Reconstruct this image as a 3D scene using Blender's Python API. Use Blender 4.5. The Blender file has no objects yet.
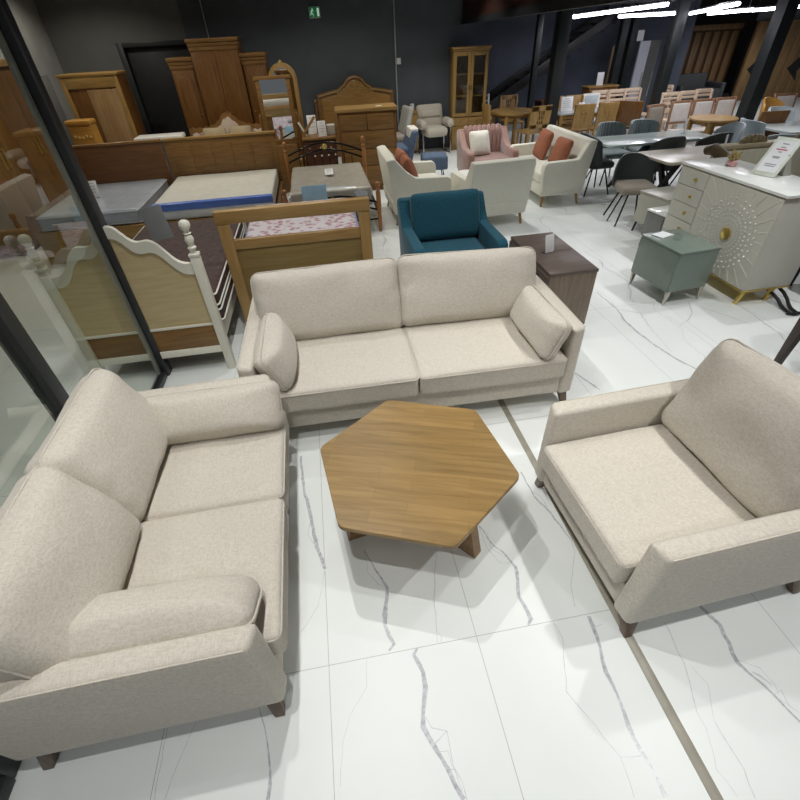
import bpy, bmesh, math, random
from mathutils import Vector, Matrix, noise
R = math.radians
PI = math.pi
SC = bpy.context.scene
COL = SC.collection
random.seed(7)

# ------------------------------------------------------------------ materials
MATS = {}
def _new(name):
    m = bpy.data.materials.new(name); m.use_nodes = True
    nt = m.node_tree; nt.nodes.clear()
    out = nt.nodes.new('ShaderNodeOutputMaterial'); b = nt.nodes.new('ShaderNodeBsdfPrincipled')
    nt.links.new(b.outputs[0], out.inputs[0])
    return m, nt, b, out
def node(nt, t, **kw):
    n = nt.nodes.new(t)
    for k, v in kw.items(): setattr(n, k, v)
    return n
def rgba(c): return (c[0], c[1], c[2], 1.0)
def plain(name, c, rough=.5, metal=0, var=.06, scale=14, coat=0, spec=.5, sheen=0):
    if name in MATS: return MATS[name]
    m, nt, b, o = _new(name)
    tc = node(nt, 'ShaderNodeTexCoord'); nz = node(nt, 'ShaderNodeTexNoise'); nz.inputs['Scale'].default_value = scale
    nz.inputs['Detail'].default_value = 3
    nt.links.new(tc.outputs['Object'], nz.inputs['Vector'])
    r = node(nt, 'ShaderNodeValToRGB')
    r.color_ramp.elements[0].position = .3; r.color_ramp.elements[1].position = .7
    r.color_ramp.elements[0].color = rgba([x*(1-var) for x in c]); r.color_ramp.elements[1].color = rgba([min(1, x*(1+var)) for x in c])
    nt.links.new(nz.outputs[0], r.inputs[0]); nt.links.new(r.outputs[0], b.inputs['Base Color'])
    b.inputs['Roughness'].default_value = rough; b.inputs['Metallic'].default_value = metal
    b.inputs['Coat Weight'].default_value = coat; b.inputs['Specular IOR Level'].default_value = spec
    if sheen: b.inputs['Sheen Weight'].default_value = sheen
    MATS[name] = m; return m
def fabric(name, c1, c2, scale=40, bump=.15, rough=.9, lo=.42, hi=.64):
    if name in MATS: return MATS[name]
    m, nt, b, o = _new(name)
    tc = node(nt, 'ShaderNodeTexCoord')
    hs = []
    for st in ((1, 4.5, 2), (4.5, 1, 2)):
        mp = node(nt, 'ShaderNodeMapping'); mp.inputs['Scale'].default_value = st
        nz = node(nt, 'ShaderNodeTexNoise'); nz.inputs['Scale'].default_value = scale; nz.inputs['Detail'].default_value = 4
        nt.links.new(tc.outputs['Object'], mp.inputs[0]); nt.links.new(mp.outputs[0], nz.inputs['Vector']); hs.append(nz)
    mx = node(nt, 'ShaderNodeMath', operation='MAXIMUM')
    nt.links.new(hs[0].outputs[0], mx.inputs[0]); nt.links.new(hs[1].outputs[0], mx.inputs[1])
    r = node(nt, 'ShaderNodeValToRGB'); r.color_ramp.elements[0].position = lo; r.color_ramp.elements[1].position = hi
    r.color_ramp.elements[0].color = rgba(c1); r.color_ramp.elements[1].color = rgba(c2)
    nt.links.new(mx.outputs[0], r.inputs[0]); nt.links.new(r.outputs[0], b.inputs['Base Color'])
    fz = node(nt, 'ShaderNodeTexNoise'); fz.inputs['Scale'].default_value = 420; nt.links.new(tc.outputs['Object'], fz.inputs['Vector'])
    bp = node(nt, 'ShaderNodeBump'); bp.inputs['Strength'].default_value = bump; bp.inputs['Distance'].default_value = .002
    nt.links.new(fz.outputs[0], bp.inputs['Height']); nt.links.new(bp.outputs[0], b.inputs['Normal'])
    b.inputs['Roughness'].default_value = rough; b.inputs['Sheen Weight'].default_value = .15; b.inputs['Specular IOR Level'].default_value = .2
    MATS[name] = m; return m
def wood(name, c1, c2, axis=0, scale=6, rough=.42, plank=None, c3=None):
    """grain runs along axis; plank = (length, width) of glued staves in the XY plane"""
    key = name
    if key in MATS: return MATS[key]
    m, nt, b, o = _new(name)
    tc = node(nt, 'ShaderNodeTexCoord'); mp = node(nt, 'ShaderNodeMapping')
    s = [9, 9, 9]; s[axis] = .7
    mp.inputs['Scale'].default_value = s
    nt.links.new(tc.outputs['Object'], mp.inputs[0])
    nz = node(nt, 'ShaderNodeTexNoise'); nz.inputs['Scale'].default_value = scale; nz.inputs['Detail'].default_value = 6; nz.inputs['Roughness'].default_value = .6; nz.inputs['Distortion'].default_value = .6
    nt.links.new(mp.outputs[0], nz.inputs['Vector'])
    r = node(nt, 'ShaderNodeValToRGB'); r.color_ramp.elements[0].position = .32; r.color_ramp.elements[1].position = .68
    r.color_ramp.elements[0].color = rgba(c1); r.color_ramp.elements[1].color = rgba(c2)
    nt.links.new(nz.outputs[0], r.inputs[0]); col = r.outputs[0]
    if plank:
        br = node(nt, 'ShaderNodeTexBrick'); br.inputs['Scale'].default_value = 1
        br.inputs['Brick Width'].default_value = plank[0]; br.inputs['Row Height'].default_value = plank[1]
        br.inputs['Mortar Size'].default_value = .0006; br.inputs['Color1'].default_value = (.82, .82, .82, 1); br.inputs['Color2'].default_value = (1.08, 1.07, 1.04, 1)
        br.inputs['Mortar'].default_value = (.6, .56, .5, 1); br.offset = .37
        m2 = node(nt, 'ShaderNodeMapping')
        if len(plank) > 2: m2.inputs['Rotation'].default_value = plank[2]
        nt.links.new(tc.outputs['Object'], m2.inputs[0]); nt.links.new(m2.outputs[0], br.inputs['Vector'])
        mm = node(nt, 'ShaderNodeMix', data_type='RGBA', blend_type='MULTIPLY'); mm.inputs[0].default_value = .8
        nt.links.new(col, mm.inputs[6]); nt.links.new(br.outputs[0], mm.inputs[7]); col = mm.outputs[2]
    nt.links.new(col, b.inputs['Base Color']); b.inputs['Roughness'].default_value = rough
    bp = node(nt, 'ShaderNodeBump'); bp.inputs['Strength'].default_value = .08; bp.inputs['Distance'].default_value = .002
    nt.links.new(nz.outputs[0], bp.inputs['Height']); nt.links.new(bp.outputs[0], b.inputs['Normal'])
    MATS[key] = m; return m
def emit(name, c, s):
    if name in MATS: return MATS[name]
    m, nt, b, o = _new(name)
    b.inputs['Base Color'].default_value = rgba(c); b.inputs['Emission Color'].default_value = rgba(c); b.inputs['Emission Strength'].default_value = s
    MATS[name] = m; return m
def glass(name, tint=(.9, .93, .92), rough=0.0, ior=1.45, mixmin=.0):
    if name in MATS: return MATS[name]
    m, nt, b, o = _new(name); nt.nodes.remove(b)
    t = node(nt, 'ShaderNodeBsdfTransparent'); t.inputs[0].default_value = rgba(tint)
    g = node(nt, 'ShaderNodeBsdfGlossy'); g.inputs['Roughness'].default_value = rough
    fr = node(nt, 'ShaderNodeFresnel'); fr.inputs[0].default_value = ior
    ad = node(nt, 'ShaderNodeMath', operation='ADD'); ad.inputs[1].default_value = mixmin; ad.use_clamp = True
    nt.links.new(fr.outputs[0], ad.inputs[0])
    ge = node(nt, 'ShaderNodeNewGeometry'); iv = node(nt, 'ShaderNodeMath', operation='SUBTRACT'); iv.inputs[0].default_value = 1
    nt.links.new(ge.outputs['Backfacing'], iv.inputs[1])
    ml = node(nt, 'ShaderNodeMath', operation='MULTIPLY'); nt.links.new(ad.outputs[0], ml.inputs[0]); nt.links.new(iv.outputs[0], ml.inputs[1]); ad = ml
    mx = node(nt, 'ShaderNodeMixShader')
    nt.links.new(ad.outputs[0], mx.inputs[0]); nt.links.new(t.outputs[0], mx.inputs[1]); nt.links.new(g.outputs[0], mx.inputs[2])
    nt.links.new(mx.outputs[0], o.inputs[0]); MATS[name] = m; return m

# ------------------------------------------------------------------ mesh builder
class MB:
    def __init__(s): s.v = []; s.f = []; s.mi = []; s.M = Matrix()
    def add(s, vs, fs, mi=0):
        n = len(s.v); s.v += [tuple(s.M @ Vector(v)) for v in vs]; s.f += [tuple(i+n for i in f) for f in fs]; s.mi += [mi]*len(fs)
    def addbm(s, bm, mi=0, M=None):
        bm.verts.index_update()
        vs = [(M @ v.co if M else v.co.copy()) for v in bm.verts]; fs = [[v.index for v in f.verts] for f in bm.faces]
        s.add(vs, fs, mi); bm.free()
    def box(s, c, sz, bev=.004, rot=None, mi=0, seg=2):
        bm = bmesh.new(); bmesh.ops.create_cube(bm, size=1)
        for v in bm.verts: v.co = Vector((v.co.x*sz[0], v.co.y*sz[1], v.co.z*sz[2]))
        b = min(bev, min(sz)*.45)
        if b > 0: bmesh.ops.bevel(bm, geom=bm.edges[:], offset=b, segments=seg, affect='EDGES', profile=.5)
        M = Matrix.Translation(c)
        if rot is not None: M = M @ rot
        s.addbm(bm, mi, M); return s
    def lim(s, lo, hi, bev=.004, mi=0, seg=2):
        return s.box([(a+b)/2 for a, b in zip(lo, hi)], [abs(b-a) for a, b in zip(lo, hi)], bev, None, mi, seg)
    def hexa(s, bot, top, bev=.004, mi=0, seg=2):
        bm = bmesh.new(); b = [bm.verts.new(p) for p in bot]; t = [bm.verts.new(p) for p in top]; n = len(b)
        bm.faces.new(b[::-1]); bm.faces.new(t)
        for i in range(n): bm.faces.new((b[i], b[(i+1) % n], t[(i+1) % n], t[i]))
        bmesh.ops.recalc_face_normals(bm, faces=bm.faces)
        if bev: bmesh.ops.bevel(bm, geom=bm.edges[:], offset=bev, segments=seg, affect='EDGES', profile=.5)
        s.addbm(bm, mi); return s
    def prism(s, pts, h, M=None, bev=0, mi=0):
        """polygon in XY extruded along +Z by h, then transformed by M"""
        bm = bmesh.new(); b = [bm.verts.new((p[0], p[1], 0)) for p in pts]; t = [bm.verts.new((p[0], p[1], h)) for p in pts]; n = len(b)
        bm.faces.new(b[::-1]); bm.faces.new(t)
        for i in range(n): bm.faces.new((b[i], b[(i+1) % n], t[(i+1) % n], t[i]))
        bmesh.ops.recalc_face_normals(bm, faces=bm.faces)
        if bev: bmesh.ops.bevel(bm, geom=[e for e in bm.edges], offset=bev, segments=2, affect='EDGES', profile=.5)
        s.addbm(bm, mi, M); return s
    def tube(s, pts, r, n=8, closed=False, mi=0):
        pts = [Vector(p) for p in pts]; m = len(pts); rs = r if isinstance(r, (list, tuple)) else [r]*m
        vs = []; fs = []; up = None
        for i, p in enumerate(pts):
            if closed: d = pts[(i+1) % m]-pts[i-1]
            else: d = pts[min(i+1, m-1)]-pts[max(i-1, 0)]
            d.normalize()
            if up is None: up = Vector((0, 0, 1)) if abs(d.z) < .9 else Vector((1, 0, 0))
            a = d.cross(up).normalized(); bb = a.cross(d).normalized(); up = bb
            for k in range(n):
                t = 2*PI*k/n; vs.append(p+a*(math.cos(t)*rs[i])+bb*(math.sin(t)*rs[i]))
        for i in range(m if closed else m-1):
            j = (i+1) % m
            for k in range(n): fs.append((i*n+k, i*n+(k+1) % n, j*n+(k+1) % n, j*n+k))
        if not closed: fs.append(tuple(range(n))[::-1]); fs.append(tuple((m-1)*n+k for k in range(n)))
        s.add(vs, fs, mi); return s
    def lathe(s, prof, n=16, c=(0, 0, 0), M=None, mi=0):
        vs = []; fs = []; m = len(prof)
        for r, z in prof:
            for k in range(n):
                t = 2*PI*k/n; p = Vector((r*math.cos(t), r*math.sin(t), z))
                if M: p = M @ p
                vs.append(p+Vector(c))
        for i in range(m-1):
            for k in range(n): fs.append((i*n+k, i*n+(k+1) % n, (i+1)*n+(k+1) % n, (i+1)*n+k))
        fs.append(tuple(range(n))[::-1]); fs.append(tuple((m-1)*n+k for k in range(n)))
        s.add(vs, fs, mi); return s
    def cushion(s, size, r=.04, bulge=.2, pinch=0., M=None, seed=0, wr=.0, N=14, flop=0., mi=0):
        """soft block: size (x, y, z), thickness is z; bulge on both faces, pinch thins the rim"""
        bm = bmesh.new(); bmesh.ops.create_cube(bm, size=2)
        bmesh.ops.subdivide_edges(bm, edges=bm.edges[:], cuts=N, use_grid_fill=True)
        h = Vector(size)/2
        for v in bm.verts:
            t = [math.sin(c*PI/2) for c in v.co]
            p = Vector([t[i]*h[i] for i in range(3)])
            rr = [min(r, h[i]*.98) for i in range(3)]
            q = Vector([max(-(h[i]-rr[i]), min(h[i]-rr[i], p[i])) for i in range(3)]); d = p-q
            L = math.sqrt(sum((d[i]/rr[i])**2 for i in range(3)))
            if L > 1e-6: p = q+d/L
            u = p.x/h.x; w = p.y/h.y
            k = max(0, (1-u*u))*max(0, (1-w*w))
            e = max(abs(u), abs(w))
            f = 1+bulge*(k**.6)
            if pinch: f *= 1-pinch*(e**5)
            sag = 0
            if wr:
                nn = noise.noise(Vector((p.x*5+seed*7.1, p.y*5, seed*3.3+p.z*4)))
                n2 = noise.noise(Vector((p.x*14+seed*2.1, p.y*14, seed*5.3)))
                edge = e**3
                n3 = noise.noise(Vector((p.x*26+seed, p.y*26, seed*1.3)))
                sag = wr*(nn*.75+n2*.55*edge+n3*.30*e**4)
            z = p.z*f
            sg = 1 if z > 0 else -1
            p = Vector((p.x, p.y, z+sag*sg*min(1, abs(p.z)/h.z)))
            if wr:
                p.x += wr*.7*noise.noise(Vector((p.y*6, p.z*6, seed*1.7+9)))*abs(u)**3
                p.y += wr*.7*noise.noise(Vector((p.x*6, p.z*6, seed*2.7+5)))*abs(w)**3
            if flop: p.z += flop*(w*w)*(1 if p.y > 0 else 0)
            v.co = p
        s.addbm(bm, mi, M); return s
    def build(s, name, mat=None, parent=None, smooth=True, ang=38):
        me = bpy.data.meshes.new(name); me.from_pydata(s.v, [], s.f); me.update()
        bm = bmesh.new(); bm.from_mesh(me); bmesh.ops.recalc_face_normals(bm, faces=bm.faces); bm.to_mesh(me); bm.free()
        ms = mat if isinstance(mat, (list, tuple)) else [mat]
        for m in ms: me.materials.append(m)
        if len(ms) > 1: me.polygons.foreach_set('material_index', s.mi)
        if smooth:
            me.polygons.foreach_set('use_smooth', [True]*len(me.polygons)); me.set_sharp_from_angle(angle=R(ang))
        o = bpy.data.objects.new(name, me); COL.objects.link(o)
        if parent is not None: o.parent = parent
        return o
def tag(o, label=None, cat=None, group=None, kind=None):
    if label: o['label'] = label
    if cat: o['category'] = cat
    if group: o['group'] = group
    if kind: o['kind'] = kind
    return o
def thing(name, label, cat, loc=(0, 0, 0), rz=0, group=None):
    o = bpy.data.objects.new(name, None); COL.objects.link(o); o.empty_display_size = .1
    o.location = loc; o.rotation_euler = (0, 0, R(rz)); return tag(o, label, cat, group)
def copy_tree(o, parent=None):
    c = o.copy(); COL.objects.link(c)
    if parent is not None: c.parent = parent
    for ch in [x for x in COL.objects if x.parent == o]: copy_tree(ch, c)
    return c
def dup(root, loc, rz, label, group=None):
    c = copy_tree(root); c.location = loc; c.rotation_euler = (0, 0, R(rz)); c['label'] = label
    if group: c['group'] = group
    return c
def struct(name, mb, mat, parent=None, **kw):
    o = mb.build(name, mat, parent, **kw)
    if parent is None: o['kind'] = 'structure'
    return o
def T(x, y, z): return Matrix.Translation((x, y, z))
def RX(a): return Matrix.Rotation(R(a), 4, 'X')
def RY(a): return Matrix.Rotation(R(a), 4, 'Y')
def RZ(a): return Matrix.Rotation(R(a), 4, 'Z')
def rrect(hx, hy, r, n=6):
    P = []
    for cx, cy, a0 in ((hx-r, hy-r, 0), (-hx+r, hy-r, 90), (-hx+r, -hy+r, 180), (hx-r, -hy+r, 270)):
        for k in range(n+1):
            a = R(a0+90*k/n); P.append((cx+r*math.cos(a), cy+r*math.sin(a)))
    return P

# palette -----------------------------------------------------------
F_SOFA = fabric('beige_chenille', (.52, .472, .405), (.625, .58, .508), 52)
F_PIPE = fabric('beige_piping', (.50, .455, .39), (.59, .545, .475), 60)
F_CREAM = fabric('cream_boucle', (.66, .65, .56), (.76, .75, .66), 60)
F_OAT = fabric('oatmeal_boucle', (.46, .425, .35), (.56, .52, .44), 60)
F_TEAL = fabric('teal_weave', (.013, .075, .113), (.021, .105, .150), 50)
F_PINK = plain('pink_velvet', (.30, .155, .125), .6, var=.12, sheen=.6)
F_RUST = plain('rust_linen', (.31, .112, .06), .9, var=.1, scale=30)
F_WHITE = plain('white_linen', (.78, .76, .68), .9)
F_BLUE = plain('slate_blue_cloth', (.085, .125, .20), .85, var=.1)
F_GREY = plain('grey_green_velvet', (.20, .25, .25), .65, var=.12, sheen=.4)
F_CHAR = plain('charcoal_green_leatherette', (.035, .045, .043), .5)
F_PALE = plain('pale_blue_grey_velvet', (.42, .48, .50), .7, var=.08, sheen=.4)
F_TAUPE = plain('taupe_cloth', (.30, .265, .22), .85)
W_LEG = wood('walnut_leg', (.09, .055, .033), (.16, .10, .062), 2, 8)
W_TABLE = wood('acacia_staves', (.225, .134, .041), (.335, .21, .073), 0, 4, .4, (.42, .062))
W_TABLEX = wood('acacia_edge', (.19, .10, .035), (.30, .17, .065), 0, 5, .45)
W_OAK = wood('honey_oak', (.27, .155, .042), (.40, .245, .08), 0, 5)
W_OAKV = wood('honey_oak_upright', (.27, .155, .042), (.40, .245, .08), 2, 5)
W_PINE = wood('pine_panel', (.50, .385, .20), (.60, .485, .28), 0, 4, .55)
W_HB = wood('golden_ash_rail', (.37, .215, .068), (.47, .30, .115), 0, 4)
W_HBV = wood('golden_ash_post', (.37, .215, .068), (.47, .30, .115), 2, 4)
W_HBP = wood('golden_ash_panel', (.23, .155, .05), (.30, .21, .078), 0, 3)
W_BRN = wood('brown_stained', (.155, .075, .020), (.26, .138, .040), 0, 5)
W_BRNV = wood('brown_stained_upright', (.118, .047, .009), (.20, .088, .020), 2, 5)
W_DRKB = wood('dark_brown_board', (.105, .045, .016), (.165, .075, .026), 0, 5)
W_DRK = wood('dark_mahogany', (.065, .022, .012), (.11, .042, .02), 0, 5)
W_WAL = wood('grey_walnut_laminate', (.085, .062, .05), (.14, .105, .085), 0, 6, .4)
W_WALV = wood('grey_walnut_side', (.16, .115, .08), (.25, .19, .14), 2, 5, .45)
W_ORG = wood('orange_varnish', (.42, .20, .035), (.56, .30, .07), 0, 5, .3)
W_CLAD = wood('wall_cladding', (.15, .085, .035), (.27, .16, .075), 2, 3, .5)
W_REDB = wood('red_brown_fascia', (.028, .009, .005), (.046, .015, .008), 2, 3, .5)
W_BEECH = wood('pale_beech', (.55, .42, .30), (.68, .55, .42), 2, 5)
P_CREAMPAINT = plain('cream_paint', (.74, .72, .62), .45, var=.03)
P_WHITE = plain('white_lacquer', (.80, .80, .77), .35, var=.02)
P_CAB = plain('cashmere_lacquer', (.585, .57, .50), .3, var=.02)
P_RAY = plain('pale_cashmere_inlay', (.70, .69, .62), .3, var=.02)
P_GREEN = plain('sage_lacquer', (.185, .23, .195), .22, var=.03)
P_STONE = plain('white_stone_top', (.80, .81, .78), .15, var=.05, scale=5)
P_GREYCAB = plain('grey_beige_lacquer', (.44, .43, .37), .35, var=.03)
M_GOLD = plain('brushed_gold', (.72, .54, .16), .3, .9, .05)
M_CHROME = plain('chrome', (.72, .72, .72), .12, 1, .02)
M_PEWTER = plain('champagne_metal', (.52, .49, .43), .35, .8, .03)
M_BLACK = plain('black_metal', (.018, .019, .020), .45, .2, .1)
M_FRAME = plain('anthracite_aluminium', (.035, .038, .040), .4, .3, .08)
M_IRON = plain('wrought_iron', (.012, .011, .011), .3, .6, .1)
P_PAPER = plain('white_card', (.82, .83, .84), .6, var=.02)
P_PRINT = plain('grey_print', (.32, .32, .36), .7)
P_REDPRINT = plain('red_print', (.55, .12, .14), .7)
P_BLUEC = plain('pale_blue_card', (.42, .66, .86), .6)
P_GREYC = plain('mid_grey_card', (.19, .195, .20), .6)
P_BUTTON = plain('pearl_stud', (.86, .85, .80), .2)
MIRROR = plain('mirror_silver', (.82, .85, .86), .02, 1, .01)

# ------------------------------------------------------------------ setting
def floor_mat():
    m, nt, b, o = _new('white_marble_tile')
    tc = node(nt, 'ShaderNodeTexCoord'); sx = node(nt, 'ShaderNodeSeparateXYZ'); nt.links.new(tc.outputs['Object'], sx.inputs[0])
    def line(sock, off, per, w):
        a = node(nt, 'ShaderNodeMath', operation='ADD'); a.inputs[1].default_value = -off; nt.links.new(sock, a.inputs[0])
        d = node(nt, 'ShaderNodeMath', operation='PINGPONG'); d.inputs[1].default_value = per/2; nt.links.new(a.outputs[0], d.inputs[0])
        l = node(nt, 'ShaderNodeMath', operation='LESS_THAN'); l.inputs[1].default_value = w; nt.links.new(d.outputs[0], l.inputs[0]); return l
    lx = line(sx.outputs[0], -.25, .628, .0013); ly = line(sx.outputs[1], .77, 1.256, .0013)
    mx = node(nt, 'ShaderNodeMath', operation='MAXIMUM'); nt.links.new(lx.outputs[0], mx.inputs[0]); nt.links.new(ly.outputs[0], mx.inputs[1])
    nz = node(nt, 'ShaderNodeTexNoise'); nz.inputs['Scale'].default_value = 1.3; nz.inputs['Detail'].default_value = 4; nt.links.new(tc.outputs['Object'], nz.inputs['Vector'])
    r = node(nt, 'ShaderNodeValToRGB'); r.color_ramp.elements[0].position = .3; r.color_ramp.elements[1].position = .7
    r.color_ramp.elements[0].color = (.735, .765, .745, 1); r.color_ramp.elements[1].color = (.80, .825, .81, 1); nt.links.new(nz.outputs[0], r.inputs[0])
    mm = node(nt, 'ShaderNodeMix', data_type='RGBA'); nt.links.new(mx.outputs[0], mm.inputs[0]); nt.links.new(r.outputs[0], mm.inputs[6]); mm.inputs[7].default_value = (.42, .43, .41, 1)
    nt.links.new(mm.outputs[2], b.inputs['Base Color']); b.inputs['Roughness'].default_value = .38; b.inputs['Specular IOR Level'].default_value = .38
    return m
M_FLOOR = floor_mat()
M_VEIN = plain('vein_grey', (.47, .475, .51), .3, var=.30, scale=60)
M_VEINT = plain('vein_pale', (.56, .57, .585), .3, var=.15, scale=40)
VEINS = [[(-0.367,1.994,0.0092),(-0.35,1.727,0.0085),(-0.32,1.566,0.0136),(-0.299,1.408,0.0103),(-0.276,1.304,0.0125),(-0.249,1.205,0.0096)],[(-0.35,1.727,0.0028),(-0.313,1.505,0.0032),(-0.33,1.414,0.0026),(-0.276,1.304,0.003)],[(-0.249,1.205,0.0024),(-0.268,1.101,0.0023),(-0.288,1.028,0.0023),(-0.365,0.926,0.0022)],[(-0.051,1.271,0.004),(0.009,1.118,0.0066),(0.034,1.055,0.012),(0.001,0.888,0.0129),(0.027,0.803,0.0125),(0.002,0.78,0.0062)],[(-0.051,1.271,0.0025),(-0.046,1.144,0.0024),(-0.005,1.08,0.0028),(0.034,1.053,0.0023)],[(0.303,1.202,0.0034),(0.239,0.97,0.0045),(0.217,0.826,0.003),(0.209,0.773,0.0021)],[(0.215,0.826,0.0021),(0.233,0.793,0.0021),(0.224,0.774,0.0021)],[(0.554,1.295,0.0051),(0.592,1.168,0.0049),(0.624,1.128,0.0058),(0.655,1.04,0.0093),(0.617,0.898,0.011),(0.632,0.795,0.0127),(0.61,0.773,0.0063)],[(0.552,1.289,0.0025),(0.554,1.164,0.0024),(0.59,1.074,0.0028),(0.651,1.062,0.0023)],[(0.583,1.252,0.002),(0.573,1.16,0.0024),(0.617,1.107,0.0024)],[(0.12,0.77,0.0062),(0.102,0.745,0.0102),(0.126,0.676,0.0119),(0.124,0.62,0.0116),(0.088,0.496,0.011),(0.135,0.39,0.0084),(0.181,0.271,0.0099)],[(0.102,0.527,0.0022),(0.12,0.486,0.0029),(0.172,0.467,0.0036),(0.168,0.364,0.0028),(0.188,0.319,0.0027),(0.191,0.269,0.0033)],[(0.093,0.484,0.0022),(0.116,0.435,0.0043),(0.172,0.467,0.0022)],[(0.146,0.363,0.0021),(0.172,0.352,0.0041),(0.181,0.283,0.002)],[(0.125,0.412,0.0018),(0.161,0.409,0.0021),(0.164,0.365,0.0017)],[(-0.092,0.769,0.0021),(-0.104,0.664,0.0024),(-0.179,0.578,0.0019),(-0.21,0.505,0.0022),(-0.224,0.426,0.0024),(-0.228,0.377,0.0017)],[(0.901,1.599,0.0056),(0.901,1.523,0.0055),(0.906,1.421,0.0053),(0.935,1.341,0.0078),(0.963,1.219,0.006),(0.978,1.127,0.0039),(0.967,1.061,0.0024),(0.867,0.898,0.0022),(0.842,0.809,0.0017)],[(0.901,1.465,0.0027),(0.941,1.407,0.0032),(0.942,1.319,0.0026)],[(0.883,0.761,0.0106),(0.866,0.635,0.008),(0.842,0.544,0.0116),(0.844,0.466,0.0056),(0.831,0.367,0.0107),(0.833,0.292,0.0086),(0.845,0.236,0.005),(0.842,0.162,0.0097)],[(0.883,0.761,0.0025),(0.89,0.712,0.0033),(0.921,0.719,0.0025)],[(0.752,0.286,0.0024),(0.84,0.276,0.0034)],[(0.718,0.792,0.0026),(0.732,0.698,0.0033),(0.658,0.51,0.003),(0.699,0.419,0.0029),(0.753,0.289,0.0034),(0.74,0.18,0.0026)],[(1.183,0.678,0.0041),(1.163,0.52,0.0039),(1.101,0.358,0.0025),(1.101,0.309,0.0018),(1.055,0.198,0.0017),(1.073,0.121,0.0016)],[(1.182,0.504,0.0015),(1.204,0.435,0.0022),(1.146,0.326,0.0021),(1.144,0.253,0.0034),(1.147,0.182,0.0026),(1.127,0.109,0.0032)],[(1.376,0.712,0.0126),(1.404,0.624,0.0102),(1.369,0.482,0.0096),(1.406,0.398,0.0059),(1.443,0.266,0.0056)],[(1.378,0.49,0.0019),(1.44,0.449,0.0023),(1.45,0.386,0.0022),(1.432,0.339,0.0022),(1.466,0.29,0.0021)],[(1.399,0.442,0.0038),(1.418,0.424,0.0056),(1.439,0.388,0.0018)],[(1.426,0.36,0.0029),(1.458,0.367,0.0037),(1.446,0.313,0.0021)],[(-0.526,0.669,0.0046),(-0.489,0.561,0.0037),(-0.472,0.465,0.0053),(-0.475,0.386,0.0085)],[(-0.756,0.673,0.0023),(-0.806,0.537,0.0022),(-0.827,0.448,0.0028)],[(-0.868,0.68,0.0023),(-0.863,0.454,0.0028)],[(2.43,3.59,0.0063),(2.442,3.239,0.0084),(2.396,3.039,0.0105),(2.395,2.835,0.0093),(2.415,2.62,0.0089),(2.464,2.396,0.0092),(2.521,2.251,0.0054)],[(2.806,4.229,0.006),(2.795,3.966,0.0067),(2.85,3.707,0.0046)],[(2.442,3.239,0.0042),(2.594,3.126,0.0066),(2.526,2.845,0.0039),(2.482,2.517,0.0029)],[(3.122,3.205,0.0067),(3.017,3.021,0.0064),(2.908,2.922,0.0055),(2.783,2.849,0.0039)],[(3.16,3.098,0.0049),(3.269,2.904,0.0063),(3.348,2.729,0.0046)],[(1.642,2.427,0.007),(1.698,2.265,0.0102),(1.717,2.202,0.004)],[(2.777,3.044,0.0032),(2.819,2.774,0.0038),(2.826,2.436,0.0043)],[(0.611,5.332,0.0071),(0.675,5.522,0.0121),(0.659,5.672,0.0074)]]
fl = MB()
fl.add([(-7, -4, 0), (16, -4, 0), (16, 20, 0), (-7, 20, 0)], [(0, 1, 2, 3)])
fl.add([(-7, -4, -.1), (16, -4, -.1), (16, 20, -.1), (-7, 20, -.1)], [(3, 2, 1, 0)])
def vein(pts, mi, z, jit=.0):
    # split long legs, jitter a little, taper
    P = []
    for (x0, y0, w0), (x1, y1, w1) in zip(pts[:-1], pts[1:]):
        L = math.hypot(x1-x0, y1-y0); n = max(1, int(L/.035))
        for k in range(n):
            t = k/n; j = jit if k else 0
            P.append((x0+(x1-x0)*t+random.uniform(-j, j), y0+(y1-y0)*t+random.uniform(-j, j), (w0+(w1-w0)*t)*random.uniform(.75, 1.2)))
    P.append(pts[-1])
    vs = []; fs = []
    for i, (x, y, w) in enumerate(P):
        a = P[max(i-1, 0)]; b = P[min(i+1, len(P)-1)]
        dx, dy = b[0]-a[0], b[1]-a[1]; L = math.hypot(dx, dy) or 1
        nx, ny = -dy/L*w/2, dx/L*w/2
        vs += [(x+nx, y+ny, z), (x-nx, y-ny, z)]
    for i in range(len(P)-1): fs.append((2*i, 2*i+1, 2*i+3, 2*i+2))
    fl.add(vs, fs, mi)
for i, v in enumerate(VEINS):
    wm = max(p[2] for p in v)
    v = [(x, y, w*(1.55 if w > .005 else .95)) for x, y, w in v]
    vein(v, 1 if wm > .0075 else 2, .0004+i*.00001, .004)
rv = random.Random(3)
for i in range(-2, 13):            # the tiles further off carry the same sort of veins
    for j in range(1, 9):
        x0 = -.25+.628*i; y0 = .77+1.256*j
        if x0 < 1.7 and y0 < 3: continue
        if x0 < .3 and y0 < 5.5: continue
        for q in range(rv.choice((1, 1, 2))):
            x = x0+rv.uniform(.1, .5); y = y0+.02; L = [(x, y, .004)]; big = q == 0 and rv.random() < .6
            while y < y0+1.18:
                y += rv.uniform(.08, .25); x += rv.uniform(-.07, .1); x = min(max(x, x0+.03), x0+.6)
                L.append((x, min(y, y0+1.25), rv.uniform(.004, .013) if big else rv.uniform(.002, .005)))
            vein(L, 1 if big else 2, .0008, .005)
            if big:
                vein([(L[1][0], L[1][1], .003), (L[1][0]+.09, L[1][1]+.15, .003), (L[3 if len(L) > 3 else 2][0], L[3 if len(L) > 3 else 2][1], .003)], 2, .0009, .004)
struct('floor', fl, [M_FLOOR, M_VEIN, M_VEINT], smooth=False)
struct('trim_1', MB().lim((.984, -2, -.01), (1.024, 10.6, .0015), .0005), plain('taupe_inlay', (.30, .28, .225), .4, var=.1))

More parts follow.
